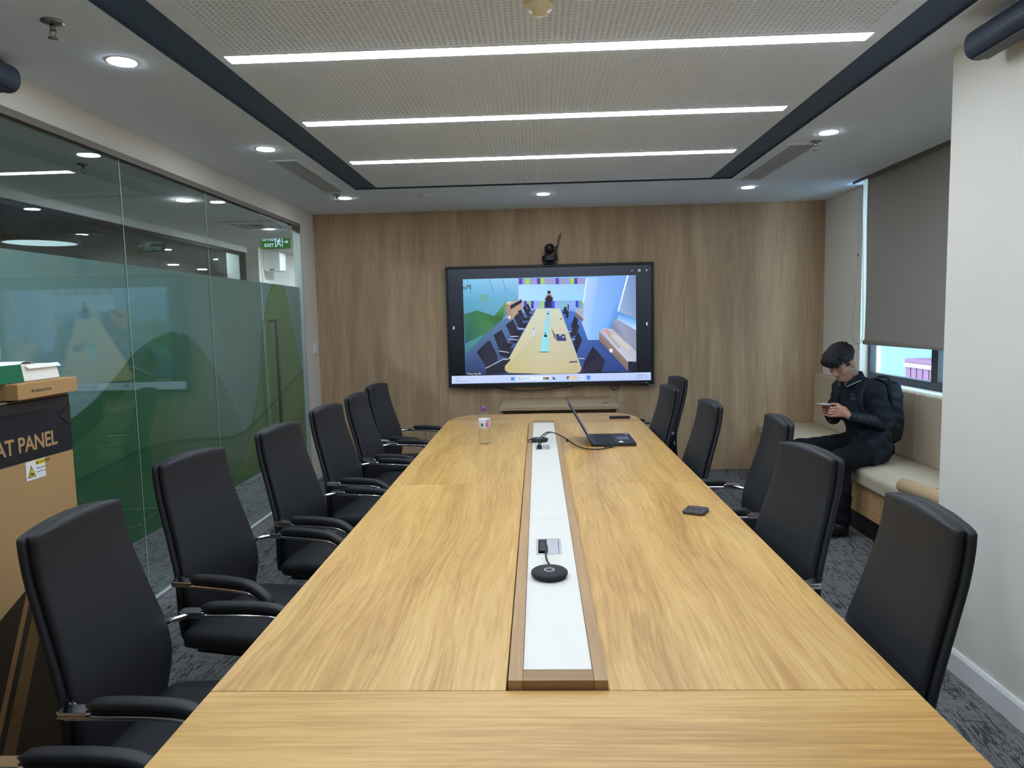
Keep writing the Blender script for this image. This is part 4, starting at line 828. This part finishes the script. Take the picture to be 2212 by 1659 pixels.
# ================================================================ BENCH
M['cush'] = plain('beige_upholstery', (186, 172, 150), .85, var=.05, scale=30, spec=.15, bump=.15, bscale=500)
bn = thing('window_bench', (2.45, 5, 0), 'built-in window bench with beige cushions and wood front', 'bench')
BX0 = 2.198
MB().box(BX0, WR-.002, 3.13, YW-.004, .15, .355).build('base', M['benchwood'], bn, False, .002)
MB().box(BX0+.03, WR-.002, 3.13, YW-.004, 0, .1495).build('kickboard', M['black'], bn)
MB().box(BX0-.032, 2.695, 3.13, 4.28, .357, .462).build('seat_cushion', M['cush'], bn, False, .025, 4); MB().box(BX0-.032, 2.695, 4.285, YW-.004, .357, .462).build('seat_cushion', M['cush'], bn, False, .025, 4)
for a, b in ((3.13, 5.09), (5.094, YW-.004)): MB().box(2.70, WR-.003, a, b, .44, .95).build('back_cushion', M['cush'], bn, False, .02, 4)
tbe = thing('cardboard_tube', (2.3, 4.0, .462), 'pale cardboard tube lying on the bench beside the column', 'tube')
a0 = Vector((2.15, 4.18, .507)); a1 = Vector((2.30, 3.2, .507))
MB().tube([a0, a0.lerp(a1, .5), a1], .043, 22).build('tube_wall', plain('tube_paper', (206, 178, 138), .7, var=.08, scale=20), tbe, True)
MB().tube([a0+(a0-a1)*.0008, a0+(a0-a1)*.002], .034, 20).build('end_plug', plain('tube_inside', (168, 138, 98), .8), tbe)
tag(MB().obox((2.52, 3.75, .468), (.09, .01, 0), (-.05, .5, 0), (0, 0, .005)).build('flat_board', M['benchwood'], None), 'flat pale wooden board lying behind the cardboard tube', 'board')
# ================================================================ BOXES ON THE LEFT
PX = -1.60; tvb = thing('display_carton', (-1.71, 1.27, 0), 'tall cardboard carton with a black band and printed lettering', 'carton')
BZ = 1.325; PY0, PY1 = .22, 2.322
t = NT('carton_print'); q_ = t.sep(t.pos()); y_, z_ = q_[1], q_[2]
lowc = lin((52, 42, 30)); base = lin((178, 142, 98)); nz = t.noise(t.pos(), 7, 4)
c = t.mix(nz, tuple(v*.93 for v in base), tuple(v*1.05 for v in base))
art = t.math('LESS_THAN', t.math('ADD', z_, t.math('MULTIPLY', t.math('SUBTRACT', 2.322, y_), .45)), .86)   # printed dark artwork on the lower part
sl = t.math('ADD', t.math('MULTIPLY', z_, .46), t.math('MULTIPLY', y_, -1.0))
l1_ = t.math('LESS_THAN', t.math('ABSOLUTE', t.math('ADD', sl, 1.73)), .012); l2_ = t.math('LESS_THAN', t.math('ABSOLUTE', t.math('ADD', sl, 1.80)), .030); l3_ = t.math('LESS_THAN', t.math('ABSOLUTE', t.math('ADD', sl, 1.60)), .004)
c = t.mix(art, c, lowc); c = t.mix(t.math('MULTIPLY', art, t.math('MAXIMUM', l1_, t.math('MAXIMUM', t.math('MULTIPLY', l2_, .5), l3_))), c, lin((134, 98, 60)))
M['carton'] = t.done(t.pbsdf(c, .8, 0, None, .2))
MB().box(PX-.24, PX, PY0, PY1, 0, BZ).build('carton_body', M['carton'], tvb, False, .004)
bz0 = 1.132
MB().box(PX+.0002, PX+.0012, PY0+.003, PY1-.004, bz0, BZ-.004).build('black_band', M['card_black'], tvb)
MB().box(PX-.236, PX-.004, PY1-.0002, PY1+.001, bz0, BZ-.004).build('black_band', M['card_black'], tvb)
tp = MB()
yv = np.linspace(PY0+.01, PY1-.005, 26); rng = np.random.RandomState(3)
lo = [BZ-.045-.006*rng.rand() for _ in yv]
tp.loft([[(PX+.0016, y, z) for y, z in zip(yv, lo)], [(PX+.0022, y, BZ-.012) for y in yv], [(PX-.004, y, BZ+.0025+.004*rng.rand()) for y in yv], [(PX-.12, y, BZ+.0015) for y in yv]], False, False)
tp.build('packing_tape', M['tape'], tvb, True)
tc_ = MB(); tc_.add([(PX+.003, PY1-.004, BZ-.03), (PX+.003, PY1-.055, BZ-.075), (PX+.003, PY1-.003, BZ-.11), (PX-.02, PY1+.003, BZ-.03), (PX-.02, PY1+.003, BZ-.12)], [(0, 1, 2), (0, 2, 4, 3)]); tc_.build('tape_corner', M['tape'], tvb)
me = text_mesh('FLAT PANEL', .064, .0003, 'RIGHT', M['card'], offset=.0012, spacing=.95); me.transform(Matrix.Diagonal((.97, 1.05, 1, 1)))
place_text('lettering', me, tvb, (PX+.0014, 2.245, 1.164), (0, 1, 0), (0, 0, 1))
# caution sticker
cs = MB().box(PX+.0003, PX+.0014, 2.112, 2.198, 1.062, 1.122).build('caution_sticker', M['white'], tvb)
yl = plain('caution_yellow', (228, 204, 40), .5); ink = plain('print_ink', (30, 30, 32), .6); gy_ = plain('print_grey', (130, 132, 140), .6)
X_ = PX+.0015
MB().prism([(2.118, 1.071), (2.152, 1.071), (2.135, 1.108)], 'X', X_, X_+.0004).build('warning_triangle', ink, cs); MB().prism([(2.122, 1.0735), (2.148, 1.0735), (2.135, 1.102)], 'X', X_+.0004, X_+.0007).build('warning_triangle', yl, cs)
MB().prism([(2.129, 1.077), (2.143, 1.077), (2.141, 1.085), (2.136, 1.082), (2.132, 1.088)], 'X', X_+.0007, X_+.0009).build('warning_glyph', ink, cs)
MB().box(X_, X_+.0004, 2.155, 2.196, 1.106, 1.120).build('caution_heading', yl, cs)
place_text('caution_text', text_mesh('▲CAUTION', .0115, .0001, mat=ink), cs, (X_+.0006, 2.157, 1.109), (0, 1, 0), (0, 0, 1))
place_text('caution_text', text_mesh('Heavy object', .0082, .0001, mat=gy_), cs, (X_+.0004, 2.156, 1.093), (0, 1, 0), (0, 0, 1)); place_text('caution_text', text_mesh('team lift only', .0082, .0001, mat=gy_), cs, (X_+.0004, 2.156, 1.081), (0, 1, 0), (0, 0, 1))
cs.location = (0, -.018, .008)
ab = thing('accessory_box', (-1.7, 2.1, BZ), 'flat brown cardboard accessory box lying on the tall carton', 'box')
MB().obox((-1.70, 2.182, BZ+.029), (.13*.997, .13*.06, 0), (-.151*.06, .151*.997, 0), (0, 0, .0245)).build('box_body', M['card'], ab, False, .002)
ax_ = Vector((-.06, .997, 0)); n_ = Vector((.997, .06, 0)); fc = Vector((-1.70, 2.182, BZ+.029))+n_*.1302
place_text('lettering', text_mesh('Accessory box', .0165, .0001, mat=ink), ab, tuple(fc+ax_*-.09+Vector((.0004, 0, -.006))), tuple(ax_), (0, 0, 1))
wb_ = thing('white_box', (-1.7, 2.1, BZ+.054), 'open white and green paper box lying on top of the accessory box', 'box')
zb = BZ+.0545; whp = plain('white_paper', (236, 234, 226), .7, var=.03); grn = plain('green_print', (0, 104, 72), .5)
def WP(u, v, z): q = Vector((-1.715, 2.13, zb))+n_*u+ax_*v; return (q[0], q[1], zb+z)
m = MB(); m.add([WP(-.1, -.18, 0), WP(.112, -.18, 0), WP(.112, .170, 0), WP(-.1, .170, 0), WP(-.1, -.18, .056), WP(.108, -.18, .056), WP(.104, .165, .050), WP(-.1, .165, .05)], [(3, 2, 1, 0), (4, 5, 6, 7), (0, 1, 5, 4), (1, 2, 6, 5), (2, 3, 7, 6), (3, 0, 4, 7)]); m.build('box_body', whp, wb_, False, .003)
m = MB(); m.add([WP(.1125, -.18, .001), WP(.1125, -.012, .001), WP(.1088, -.018, .0555), WP(.1088, -.18, .0555), WP(.1125, -.012, .0)], [(0, 1, 2, 3)]); m.build('green_side', grn, wb_)
m = MB(); m.loft([[WP(.108, v, .052) for v in (.0, .1, .168)], [WP(.117, v, .040) for v in (.005, .1, .172)]], False, False); m.build('folded_flap', whp, wb_)
m = MB(); m.loft([[WP(u, v, .0525+.010*math.sin(PI*(v+.02)/.09)) for v in np.linspace(-.02, .07, 9)] for u in (-.03, .10)], False, False); m.build('paper_curl', whp, wb_, True)
# ================================================================ SEATED MAN (continuous surfaces grown from a distance field)
def surface_nets(F, xs, ys, zs):
    """mesh of the zero level of F on a rectilinear grid (numpy)"""
    ins = F < 0; nx, ny, nz = F.shape
    c = ins[:-1, :-1, :-1].astype(np.int8)
    for dx in (0, 1):
        for dy in (0, 1):
            for dz in (0, 1):
                if dx+dy+dz: c = c+ins[dx:nx-1+dx, dy:ny-1+dy, dz:nz-1+dz]
    act = (c > 0) & (c < 8); idx = -np.ones(act.shape, np.int64); I = np.argwhere(act); idx[act] = np.arange(len(I))
    acc = np.zeros((len(I), 3)); cnt = np.zeros(len(I)); i, j, k = I.T; G_ = (xs, ys, zs)
    cor = [(0, 0, 0), (1, 0, 0), (0, 1, 0), (1, 1, 0), (0, 0, 1), (1, 0, 1), (0, 1, 1), (1, 1, 1)]
    for a in cor:
        for ax in range(3):
            if a[ax]: continue
            b = list(a); b[ax] = 1
            fa = F[i+a[0], j+a[1], k+a[2]]; fb = F[i+b[0], j+b[1], k+b[2]]; m = (fa < 0) != (fb < 0)
            t_ = np.where(m, fa/np.where(fa == fb, 1, fa-fb), 0)
            pa = np.stack([xs[i+a[0]], ys[j+a[1]], zs[k+a[2]]], 1); pb = np.stack([xs[i+b[0]], ys[j+b[1]], zs[k+b[2]]], 1)
            acc += np.where(m[:, None], pa+(pb-pa)*t_[:, None], 0); cnt += m
    V = acc/cnt[:, None]; Q = []
    for ax in range(3):
        s0 = [slice(None)]*3; s1 = [slice(None)]*3; s0[ax] = slice(0, -1); s1[ax] = slice(1, None)
        A_, B_ = ins[tuple(s0)], ins[tuple(s1)]; E_ = np.argwhere(A_ != B_); u, v = [q for q in range(3) if q != ax]
        E_ = E_[(E_[:, u] > 0) & (E_[:, v] > 0) & (E_[:, u] < F.shape[u]-1) & (E_[:, v] < F.shape[v]-1)]
        fl = A_[tuple(E_.T)]; o_ = []
        for du, dv in ((-1, -1), (0, -1), (0, 0), (-1, 0)):
            e = E_.copy(); e[:, u] += du; e[:, v] += dv; o_.append(idx[tuple(e.T)])
        q = np.stack(o_, 1); fl = fl ^ (ax == 1); q[~fl] = q[~fl][:, ::-1]; Q.append(q)
    return V, np.vstack(Q)
class Field:
    def __init__(s, lo, hi, step):
        s.ax = [np.arange(a, b+d, d) for a, b, d in zip(lo, hi, step)]; s.F = np.full([len(a) for a in s.ax], .08, np.float32)
    def sub(s, lo, hi):
        sl = tuple(slice(max(0, np.searchsorted(a, l)-1), min(len(a), np.searchsorted(a, h)+1)) for a, l, h in zip(s.ax, lo, hi))
        return sl, np.meshgrid(*[a[q] for a, q in zip(s.ax, sl)], indexing='ij', sparse=True)
    def put(s, sl, d, k, op='add'):
        f = s.F[sl]
        if op == 'add': h = np.clip(.5+.5*(f-d)/k, 0, 1); r = f*(1-h)+d*h-k*h*(1-h)
        else: h = np.clip(.5-.5*(f+d)/k, 0, 1); r = f*(1-h)-d*h+k*h*(1-h)
        s.F[sl] = r
    def cap(s, a, b, ra, rb, k=.03, op='add'):
        a, b = np.array(a, float), np.array(b, float); m = max(ra, rb)+k+.03
        sl, (x, y, z) = s.sub(np.minimum(a, b)-m, np.maximum(a, b)+m); ba = b-a; L2 = max(ba@ba, 1e-9)
        h = np.clip(((x-a[0])*ba[0]+(y-a[1])*ba[1]+(z-a[2])*ba[2])/L2, 0, 1)
        d = np.sqrt((x-a[0]-ba[0]*h)**2+(y-a[1]-ba[1]*h)**2+(z-a[2]-ba[2]*h)**2)-(ra+(rb-ra)*h); s.put(sl, d, k, op)
    def ell(s, c, R, A3, k=.02, op='add', pw=2):
        c = np.array(c, float); m = max(R)*1.1+k+.02; sl, (x, y, z) = s.sub(c-m, c+m); q = 0; g = 0
        for r_, ax in zip(R, A3):
            p_ = ((x-c[0])*ax[0]+(y-c[1])*ax[1]+(z-c[2])*ax[2]); q = q+np.abs(p_/r_)**pw; g = g+(p_/r_**2)**2
        k0 = q**(1/pw); d = (k0-1)*k0/np.maximum(np.sqrt(g), 1e-6) if pw == 2 else (k0-1)*min(R); s.put(sl, d, k, op)
    def mesh(s, name, disp=None):
        F = s.F
        if disp is not None: x, y, z = np.meshgrid(*s.ax, indexing='ij', sparse=True); F = F+disp(x, y, z)
        V, Q = surface_nets(F, *s.ax); me = bpy.data.meshes.new(name); me.vertices.add(len(V)); me.vertices.foreach_set('co', V.astype(np.float32).ravel())
        me.loops.add(Q.size); me.loops.foreach_set('vertex_index', Q.astype(np.int32).ravel()); me.polygons.add(len(Q)); me.polygons.foreach_set('loop_start', (np.arange(len(Q))*4).astype(np.int32))
        me.update(calc_edges=True); me.validate(); me.shade_smooth(); return me
PB = np.array([2.415, 5.13, 0]); aB = math.radians(14)
FW = np.array([-math.cos(aB), -math.sin(aB), 0]); LF = np.array([math.sin(aB), -math.cos(aB), 0]); UP = np.array([0, 0, 1.])
def W(f, l, z): return PB+FW*f+LF*l+UP*z
B3 = (FW, LF, UP)
# joints
S_L, S_R = W(.125, .170, .99), W(.13, -.175, .985); E_L, E_R = W(.095, .235, .775), W(.15, -.24, .75)
H_L, H_R = W(.292, .135, .815), W(.322, -.075, .82); K_L, K_R = W(.44, .23, .525), W(.50, -.13, .545); A_L, A_R = W(.42, .23, .10), W(.47, -.14, .10)
hc = W(.275, .005, 1.185)
yw, pt = math.radians(16), math.radians(34)
d0 = FW*math.cos(yw)+LF*math.sin(yw); HL = LF*math.cos(yw)-FW*math.sin(yw); HF = d0*math.cos(pt)-UP*math.sin(pt); HU = UP*math.cos(pt)+d0*math.sin(pt); H3 = (HF, HL, HU)
def Hd(f, l, u): return hc+HF*f+HL*l+HU*u
lo = (1.72, 4.62, .0); hi = (2.62, 5.52, 1.36)
def torso(fl, g, legs=True):
    fl.cap(W(.045, .055, .57), W(.045, -.06, .57), .115+g, .118+g, .05); fl.cap(W(.04, 0, .6), W(.08, 0, .8), .118+g, .120+g, .05)
    fl.cap(W(.09, .06, .84), W(.09, -.06, .84), .106+g, .106+g, .05); fl.cap(W(.115, .095, .94), W(.115, -.095, .94), .08+g, .08+g, .05)
    fl.cap(W(.12, .0, .97), W(.185, 0, 1.05), .085+g, .06+g, .04); fl.cap(W(.14, .05, 1.01), S_L, .055+g, .055+g, .04); fl.cap(W(.14, -.05, 1.01), S_R, .055+g, .055+g, .04)
# --- body skin
fb = Field(lo, hi, (.0048, .0048, .0048)); g = -.014
torso(fb, g)
for S_, E_, H_ in ((S_L, E_L, H_L), (S_R, E_R, H_R)): fb.cap(S_, E_, .046, .036, .02); fb.cap(E_, H_, .037, .025, .02)
for hp, K_, A_ in ((W(.02, .09, .565), K_L, A_L), (W(.02, -.09, .565), K_R, A_R)): fb.cap(hp, K_, .078, .054, .03); fb.cap(K_, A_, .052, .03, .02); fb.cap(A_, A_+FW*.12-UP*.055, .02, .018, .02)
fb.cap(W(.17, 0, 1.03), Hd(-.035, 0, -.06), .056, .054, .03)
# head
fb.ell(Hd(-.012, 0, .03), (.098, .077, .09), H3, .01); fb.ell(Hd(.022, 0, -.035), (.068, .064, .085), H3, .03); fb.ell(Hd(.055, 0, -.098), (.03, .034, .026), H3, .03)
for s_ in (1, -1):
    fb.cap(Hd(.0, s_*.05, -.06), Hd(.048, s_*.022, -.102), .019, .017, .025); fb.cap(Hd(.076, s_*.012, .008), Hd(.066, s_*.046, .006), .013, .012, .012)
    fb.ell(Hd(.058, s_*.042, -.034), (.024, .022, .02), H3, .02); fb.ell(Hd(.094, s_*.031, -.008), (.014, .017, .0095), H3, .008, 'sub'); fb.ell(Hd(.074, s_*.031, -.011), (.0135, .0165, .0115), H3, .004)
    fb.ell(Hd(-.012, s_*.078, -.02), (.02, .009, .031), H3, .006); fb.ell(Hd(-.006, s_*.085, -.018), (.009, .005, .017), H3, .004, 'sub'); fb.ell(Hd(.093, s_*.0125, -.043), (.0105, .0085, .0075), H3, .007)
fb.cap(Hd(.083, 0, .002), Hd(.106, 0, -.036), .0085, .0125, .011); fb.ell(Hd(.083, 0, -.068), (.0125, .024, .0065), H3, .006); fb.ell(Hd(.08, 0, -.079), (.012, .02, .007), H3, .005)
# hands holding the phone
def hand(H_, s_, off):
    wr = H_; pf = lambda f, l, z: W(f, l, z)+off
    if s_ > 0: kn = [(.350+.006*i, .088-.004*i, .874-.0195*i) for i in range(4)]; palm = W(.322, .105, .843)
    else: kn = [(.36+.004*i, -.048+.004*i, .872-.0195*i) for i in range(4)]; palm = W(.332, -.062, .843)
    fb.cap(wr, palm, .026, .027, .015); fb.cap(palm+UP*.016, W(*kn[0]), .023, .0135, .012); fb.cap(palm, W(*kn[1]), .022, .0135, .012); fb.cap(palm-UP*.012, W(*kn[2]), .021, .013, .012); fb.cap(palm-UP*.02, W(*kn[3]), .018, .012, .012)
    for i, (f, l, z) in enumerate(kn):
        ln = (.032, .036, .034, .026)[i]; a = W(f, l, z); b = W(f+ln, l-s_*.006, z-.002); c_ = W(f+ln*1.15, l-s_*.032, z-.004); d_ = W(f+ln*.8, l-s_*.05, z+.001)
        fb.cap(a, b, .0102, .0092, .003); fb.cap(b, c_, .0090, .0082, .003); fb.cap(c_, d_, .0080, .0070, .003)
    tb_ = W(*kn[0])
    fb.cap(palm+UP*.02, tb_+FW*.0+UP*.018-LF*s_*.012, .0135, .011, .006); fb.cap(tb_+UP*.018-LF*s_*.012, tb_+FW*.034+UP*.024-LF*s_*.03, .0105, .0085, .004)
hand(H_L, 1, 0); hand(H_R, -1, 0)
man_me = fb.mesh('person')
t = NT('skin'); n_s = t.noise(t.pos(), 60, 3)
M['skin'] = t.done(t.pbsdf(t.mix(n_s, lin((190, 140, 116)), lin((206, 156, 132))), .5, 0, None, .4, Subsurface_Weight=.06))
M['stubble'] = plain('shaved_hair', (58, 46, 42), .8, var=.2, scale=300)
man_me.materials.append(M['skin']); man_me.materials.append(M['stubble']); man_me.materials.append(plain('lips', (188, 126, 110), .45))
co = np.array([p_.center for p_ in man_me.polygons]); rel = co-hc; hf, hl, hu = rel@HF, rel@HL, rel@HU
side = (hu > -.012-.05*(hf < -.03)*np.clip((-.03-hf)/.05, 0, 1)) & (hf < .045-.2*np.clip(-hu+.02, 0, 1)) & (np.abs(hl) < .084) & ~((np.abs(hl) > .074) & (hu < .012)) & (hu < .14) & (np.linalg.norm(rel, axis=1) < .16)
lip = (np.abs(hl) < .019) & (hu < -.064) & (hu > -.083) & (hf > .0885)
mi = np.zeros(len(co), np.int32); mi[side] = 1; mi[lip] = 2; man_me.polygons.foreach_set('material_index', mi)
man = link('person', man_me); tag(man, 'man in dark clothes sitting on the window bench, looking down at a phone', 'person')
# --- hair
fh = Field(hc-.17, hc+.17, (.0034,)*3)
fh.ell(Hd(-.012, 0, .05), (.108, .087, .092), H3, .01); fh.ell(Hd(.06, .0, .085), (.062, .076, .045), H3, .03); fh.ell(Hd(.098, .0, .062), (.03, .068, .032), H3, .025)
x, y, z = np.meshgrid(*fh.ax, indexing='ij', sparse=True); rf = (x-hc[0])*HF[0]+(y-hc[1])*HF[1]+(z-hc[2])*HF[2]; rl = (x-hc[0])*HL[0]+(y-hc[1])*HL[1]+(z-hc[2])*HL[2]; ru = (x-hc[0])*HU[0]+(y-hc[1])*HU[1]+(z-hc[2])*HU[2]
hair_line = .034-.006*np.sin(rl*260)-.010*np.clip((rf-.05)/.05, 0, 1)+.004*np.sin(rl*520+rf*90)-.02*np.clip(-(rf+.03)/.06, 0, 1)
fh.F = np.maximum(fh.F+.0035*np.sin(rl*190+6*np.sin(rf*40))*np.sin(rf*34+2)+.002*np.sin(rl*420+rf*55), (hair_line-ru)*.9).astype(np.float32)
hm_ = fh.mesh('hair'); t = NT('black_hair'); st = t.noise(t.mapping(t.pos(), sc=(60, 240, 60)), 3, 3)
M['hair'] = t.done(t.pbsdf(t.mix(st, lin((14, 13, 14)), lin((38, 35, 36))), .5, 0, t.bump(st, .6, .004), .4)); hm_.materials.append(M['hair']); link('hair', hm_, man)
for s_ in (1, -1): MB().tube([Hd(.0885, s_*.014, .012), Hd(.0875, s_*.03, .0165), Hd(.0745, s_*.05, .013)], [.0028, .0034, .0018], 6, .7).build('eyebrow', M['hair'], man, True)
for s_ in (1, -1): MB().tube([Hd(.084, s_*.0165, -.0165), Hd(.0885, s_*.028, -.0195), Hd(.0865, s_*.038, -.0185), Hd(.0795, s_*.0465, -.0155)], .0014, 5).build('eyelash', M['hair'], man, True)
# --- clothing
def folds(a1, a2, fr_):
    return lambda x, y, z: a1*np.sin(x*fr_+z*fr_*1.7+3*np.sin(y*23))*np.sin(z*fr_*.6-x*31+1)+a2*np.sin(z*95+x*60+y*40)
fs = Field((1.98, 4.70, .44), (2.64, 5.52, 1.14), (.0062,)*3); torso(fs, .010)
for S_, E_ in ((S_L, E_L), (S_R, E_R)): fs.cap(S_, S_+(E_-S_)*.88, .058, .060, .025); fs.cap(S_+(E_-S_)*.85, S_+(E_-S_)*.95, .060, .050, .01)
fs.cap(W(.04, .11, .56), W(.14, .17, .525), .085, .06, .05); fs.cap(W(.04, .14, .68), W(.16, .17, .60), .06, .045, .05); fs.cap(W(.03, -.12, .54), W(.07, -.13, .52), .085, .055, .05); fs.cap(W(.0, .03, .51), W(.0, -.03, .51), .07, .07, .05)
# open the neck
fs.cap(W(.235, 0, 1.075), W(.165, 0, 1.14), .05, .075, .012, 'sub'); fs.cap(W(.24, .0, 1.05), W(.245, 0, .99), .03, .004, .01, 'sub')
sh = fs.mesh('polo_shirt', folds(.0030, .0012, 34)); M['shirt'] = plain('navy_shirt', (27, 33, 43), .75, var=.12, scale=30, spec=.25, bump=.2, bscale=700)
sh.materials.append(M['shirt']); sho = link('polo_shirt', sh, man)
# collar with light stripe
cp = []
for a in np.linspace(.42, 2*PI-.42, 27):
    f = .135-.066*math.cos(a+PI)*1.0; cp.append((a, W(.178+.064*math.cos(a), .070*math.sin(a), 1.052+.03*(1-math.cos(a))*.5-.035*max(0, math.cos(a))**2)))
col = MB(); inner = [W(.178+.06*math.cos(a), .064*math.sin(a), 1.085+.03*(1-math.cos(a))*.5-.05*max(0, math.cos(a))**2) for a, _ in cp]
outer = [q+(q-W(.178, 0, q[2]))*.32-UP*.02 for _, q in cp]; mid = [i_+(o_-i_)*.15+UP*.006 for i_, o_ in zip(inner, outer)]
col.loft([[q-UP*.03 for q in inner], inner, mid, outer, [q-UP*.006-(q-W(.178, 0, q[2]))*.08 for q in outer]], False, False); cob = col.build('collar', M['shirt'], man, True)
stp = MB(); e1 = [i_+(o_-i_)*.78+UP*.0022+(o_-W(.178, 0, o_[2]))*.02 for i_, o_ in zip(mid, outer)]; e2 = [i_+(o_-i_)*.92+UP*.0022+(o_-W(.178, 0, o_[2]))*.02 for i_, o_ in zip(mid, outer)]
stp.loft([e1, e2], False, False); stp.build('collar_stripe', plain('stripe_grey', (150, 154, 165), .7), cob, True)
for S_, E_, H_ in ((S_L, E_L, H_L), (S_R, E_R, H_R)):
    fa = Field(np.minimum(np.minimum(S_, E_), H_)-.09, np.maximum(np.maximum(S_, E_), H_)+.09, (.005,)*3); fa.cap(S_+(E_-S_)*.7, E_, .047, .046, .02); fa.cap(E_, E_+(H_-E_)*.97, .046, .033, .02)
    u_ = (H_-E_)/np.linalg.norm(H_-E_)
    am = fa.mesh('arm_sleeve', lambda x, y, z: .0028*np.sin(((x-E_[0])*u_[0]+(y-E_[1])*u_[1]+(z-E_[2])*u_[2])*210+4*np.sin(z*45)+2*np.sin(y*60))); am.materials.append(M['sleeve'] if 'sleeve' in M else plain('dark_sleeve', (30, 36, 47), .65, var=.1, scale=40)); link('arm_sleeve', am, man)
ft = Field((1.72, 4.62, .04), (2.60, 5.52, .74), (.0075,)*3); ft.cap(W(.045, .055, .565), W(.045, -.055, .565), .112, .112, .05)
for hp, K_, A_ in ((W(.02, .09, .565), K_L, A_L), (W(.02, -.09, .565), K_R, A_R)): ft.cap(hp, K_, .098, .076, .04); ft.cap(K_, A_+UP*.02, .074, .062, .03)
tm = ft.mesh('trousers', folds(.0045, .0012, 26)); tm.materials.append(plain('black_trousers', (20, 22, 28), .85, var=.15, scale=20, spec=.2)); link('trousers', tm, man)
for A_ in (A_L, A_R):
    fo = Field(A_-np.array([.32, .2, .12]), A_+np.array([.16, .16, .1]), (.006,)*3); fo.cap(A_-UP*.045, A_+FW*.15-UP*.058, .045, .036, .02); fo.cap(A_-UP*.0, A_-UP*.05, .046, .046, .02)
    fo.F = np.maximum(fo.F, (.004-fo.ax[2])[None, None, :]).astype(np.float32); sm_ = fo.mesh('shoe'); sm_.materials.append(M['black']); link('shoe', sm_, man)
# chest emblem, set on the shirt surface
from mathutils.bvhtree import BVHTree
dg = bpy.context.evaluated_depsgraph_get(); bv = BVHTree.FromObject(sho, dg)
d = Vector(ray(1843, 857)).normalized(); hit, nrm, _, _ = bv.ray_cast(Vector((0, 0, CH)), d)
if hit:
    zx = Vector((0, 0, 1)); xx = zx.cross(nrm).normalized(); yy = nrm.cross(xx); em_ = MB(); R_ = 12
    for r0, r1 in ((.013, .0155),): em_.loft([[tuple(hit+nrm*.003+xx*r*math.cos(a)+yy*(r*math.sin(a)+.006)) for a in np.linspace(.7, 2*PI-.2, 20)] for r in (r0, r1)], False, False)
    em_.add([tuple(hit+nrm*.003+xx*u+yy*v) for u, v in ((-.026, -.018), (.02, -.018), (.02, -.0145), (-.026, -.0145))], [(0, 1, 2, 3)])
    tag(em_.build('chest_emblem', plain('emblem_grey', (104, 110, 120), .7), sho), 'small grey ring emblem with a line of tiny print')
# phone
ph = thing('smartphone', tuple(W(.385, .01, .86)), 'thin smartphone held in the seated man\'s hands', 'phone')
pd = FW*math.cos(.05)+UP*math.sin(.05); pl = LF; pn = np.cross(pl, pd)*-1; pn = pn if pn[2] > 0 else -pn
MB().obox(W(.385, .012, .886), pd*.077, pl*.0375, pn*.0042).build('body', plain('phone_gold', (150, 120, 84), .3, .6), ph, False, .002)
MB().obox(W(.385, .012, .886)+pn*.0045, pd*.073, pl*.034, pn*.0003).build('screen', glow('phone_screen', (.5, .6, .8), .6), ph)
# backpack
bk = thing('backpack', tuple(W(-.06, 0, .58)), 'black backpack worn by the seated man, against the bench cushion', 'backpack')
fk = Field(W(-.08, 0, .82)-np.array([.2, .28, .34]), W(-.08, 0, .82)+np.array([.2, .28, .34]), (.0065,)*3)
fk.ell(W(-.06, .02, .825), (.07, .150, .225), B3, .02, 'add', 4); fk.ell(W(-.11, .02, .74), (.04, .125, .13), B3, .02, 'add', 3)
km = fk.mesh('pack_body', folds(.0016, .0006, 36)); M['pack'] = plain('black_nylon', (22, 26, 36), .6, var=.15, scale=40, spec=.35, bump=.2, bscale=500); km.materials.append(M['pack']); link('pack_body', km, bk)
for s_ in (1, -1):
    pth = [W(-.02, s_*.10, 1.0), W(.03, s_*.112, 1.045), W(.10, s_*.12, 1.068), W(.17, s_*.122, 1.04), W(.205, s_*.122, .96), W(.205, s_*.135, .86), W(.15, s_*.16, .76), W(.0, s_*.165, .68)]
    m = MB(); P_ = smooth_path(pth, 6); m.tube(P_, .03, 10, .3); m.build('strap', M['pack'], bk, True)
MB().tube(smooth_path([W(-.06, .10, 1.03), W(-.07, .05, 1.062), W(-.07, -.03, 1.062), W(-.06, -.08, 1.03)], 5), .008, 8).build('grab_handle', M['pack'], bk, True)
MB().tube(smooth_path([W(-.13, .13, .66), W(-.152, .10, .79), W(-.155, .0, .84), W(-.152, -.08, .79)], 6), .004, 6).build('zip', M['black'], bk, True)
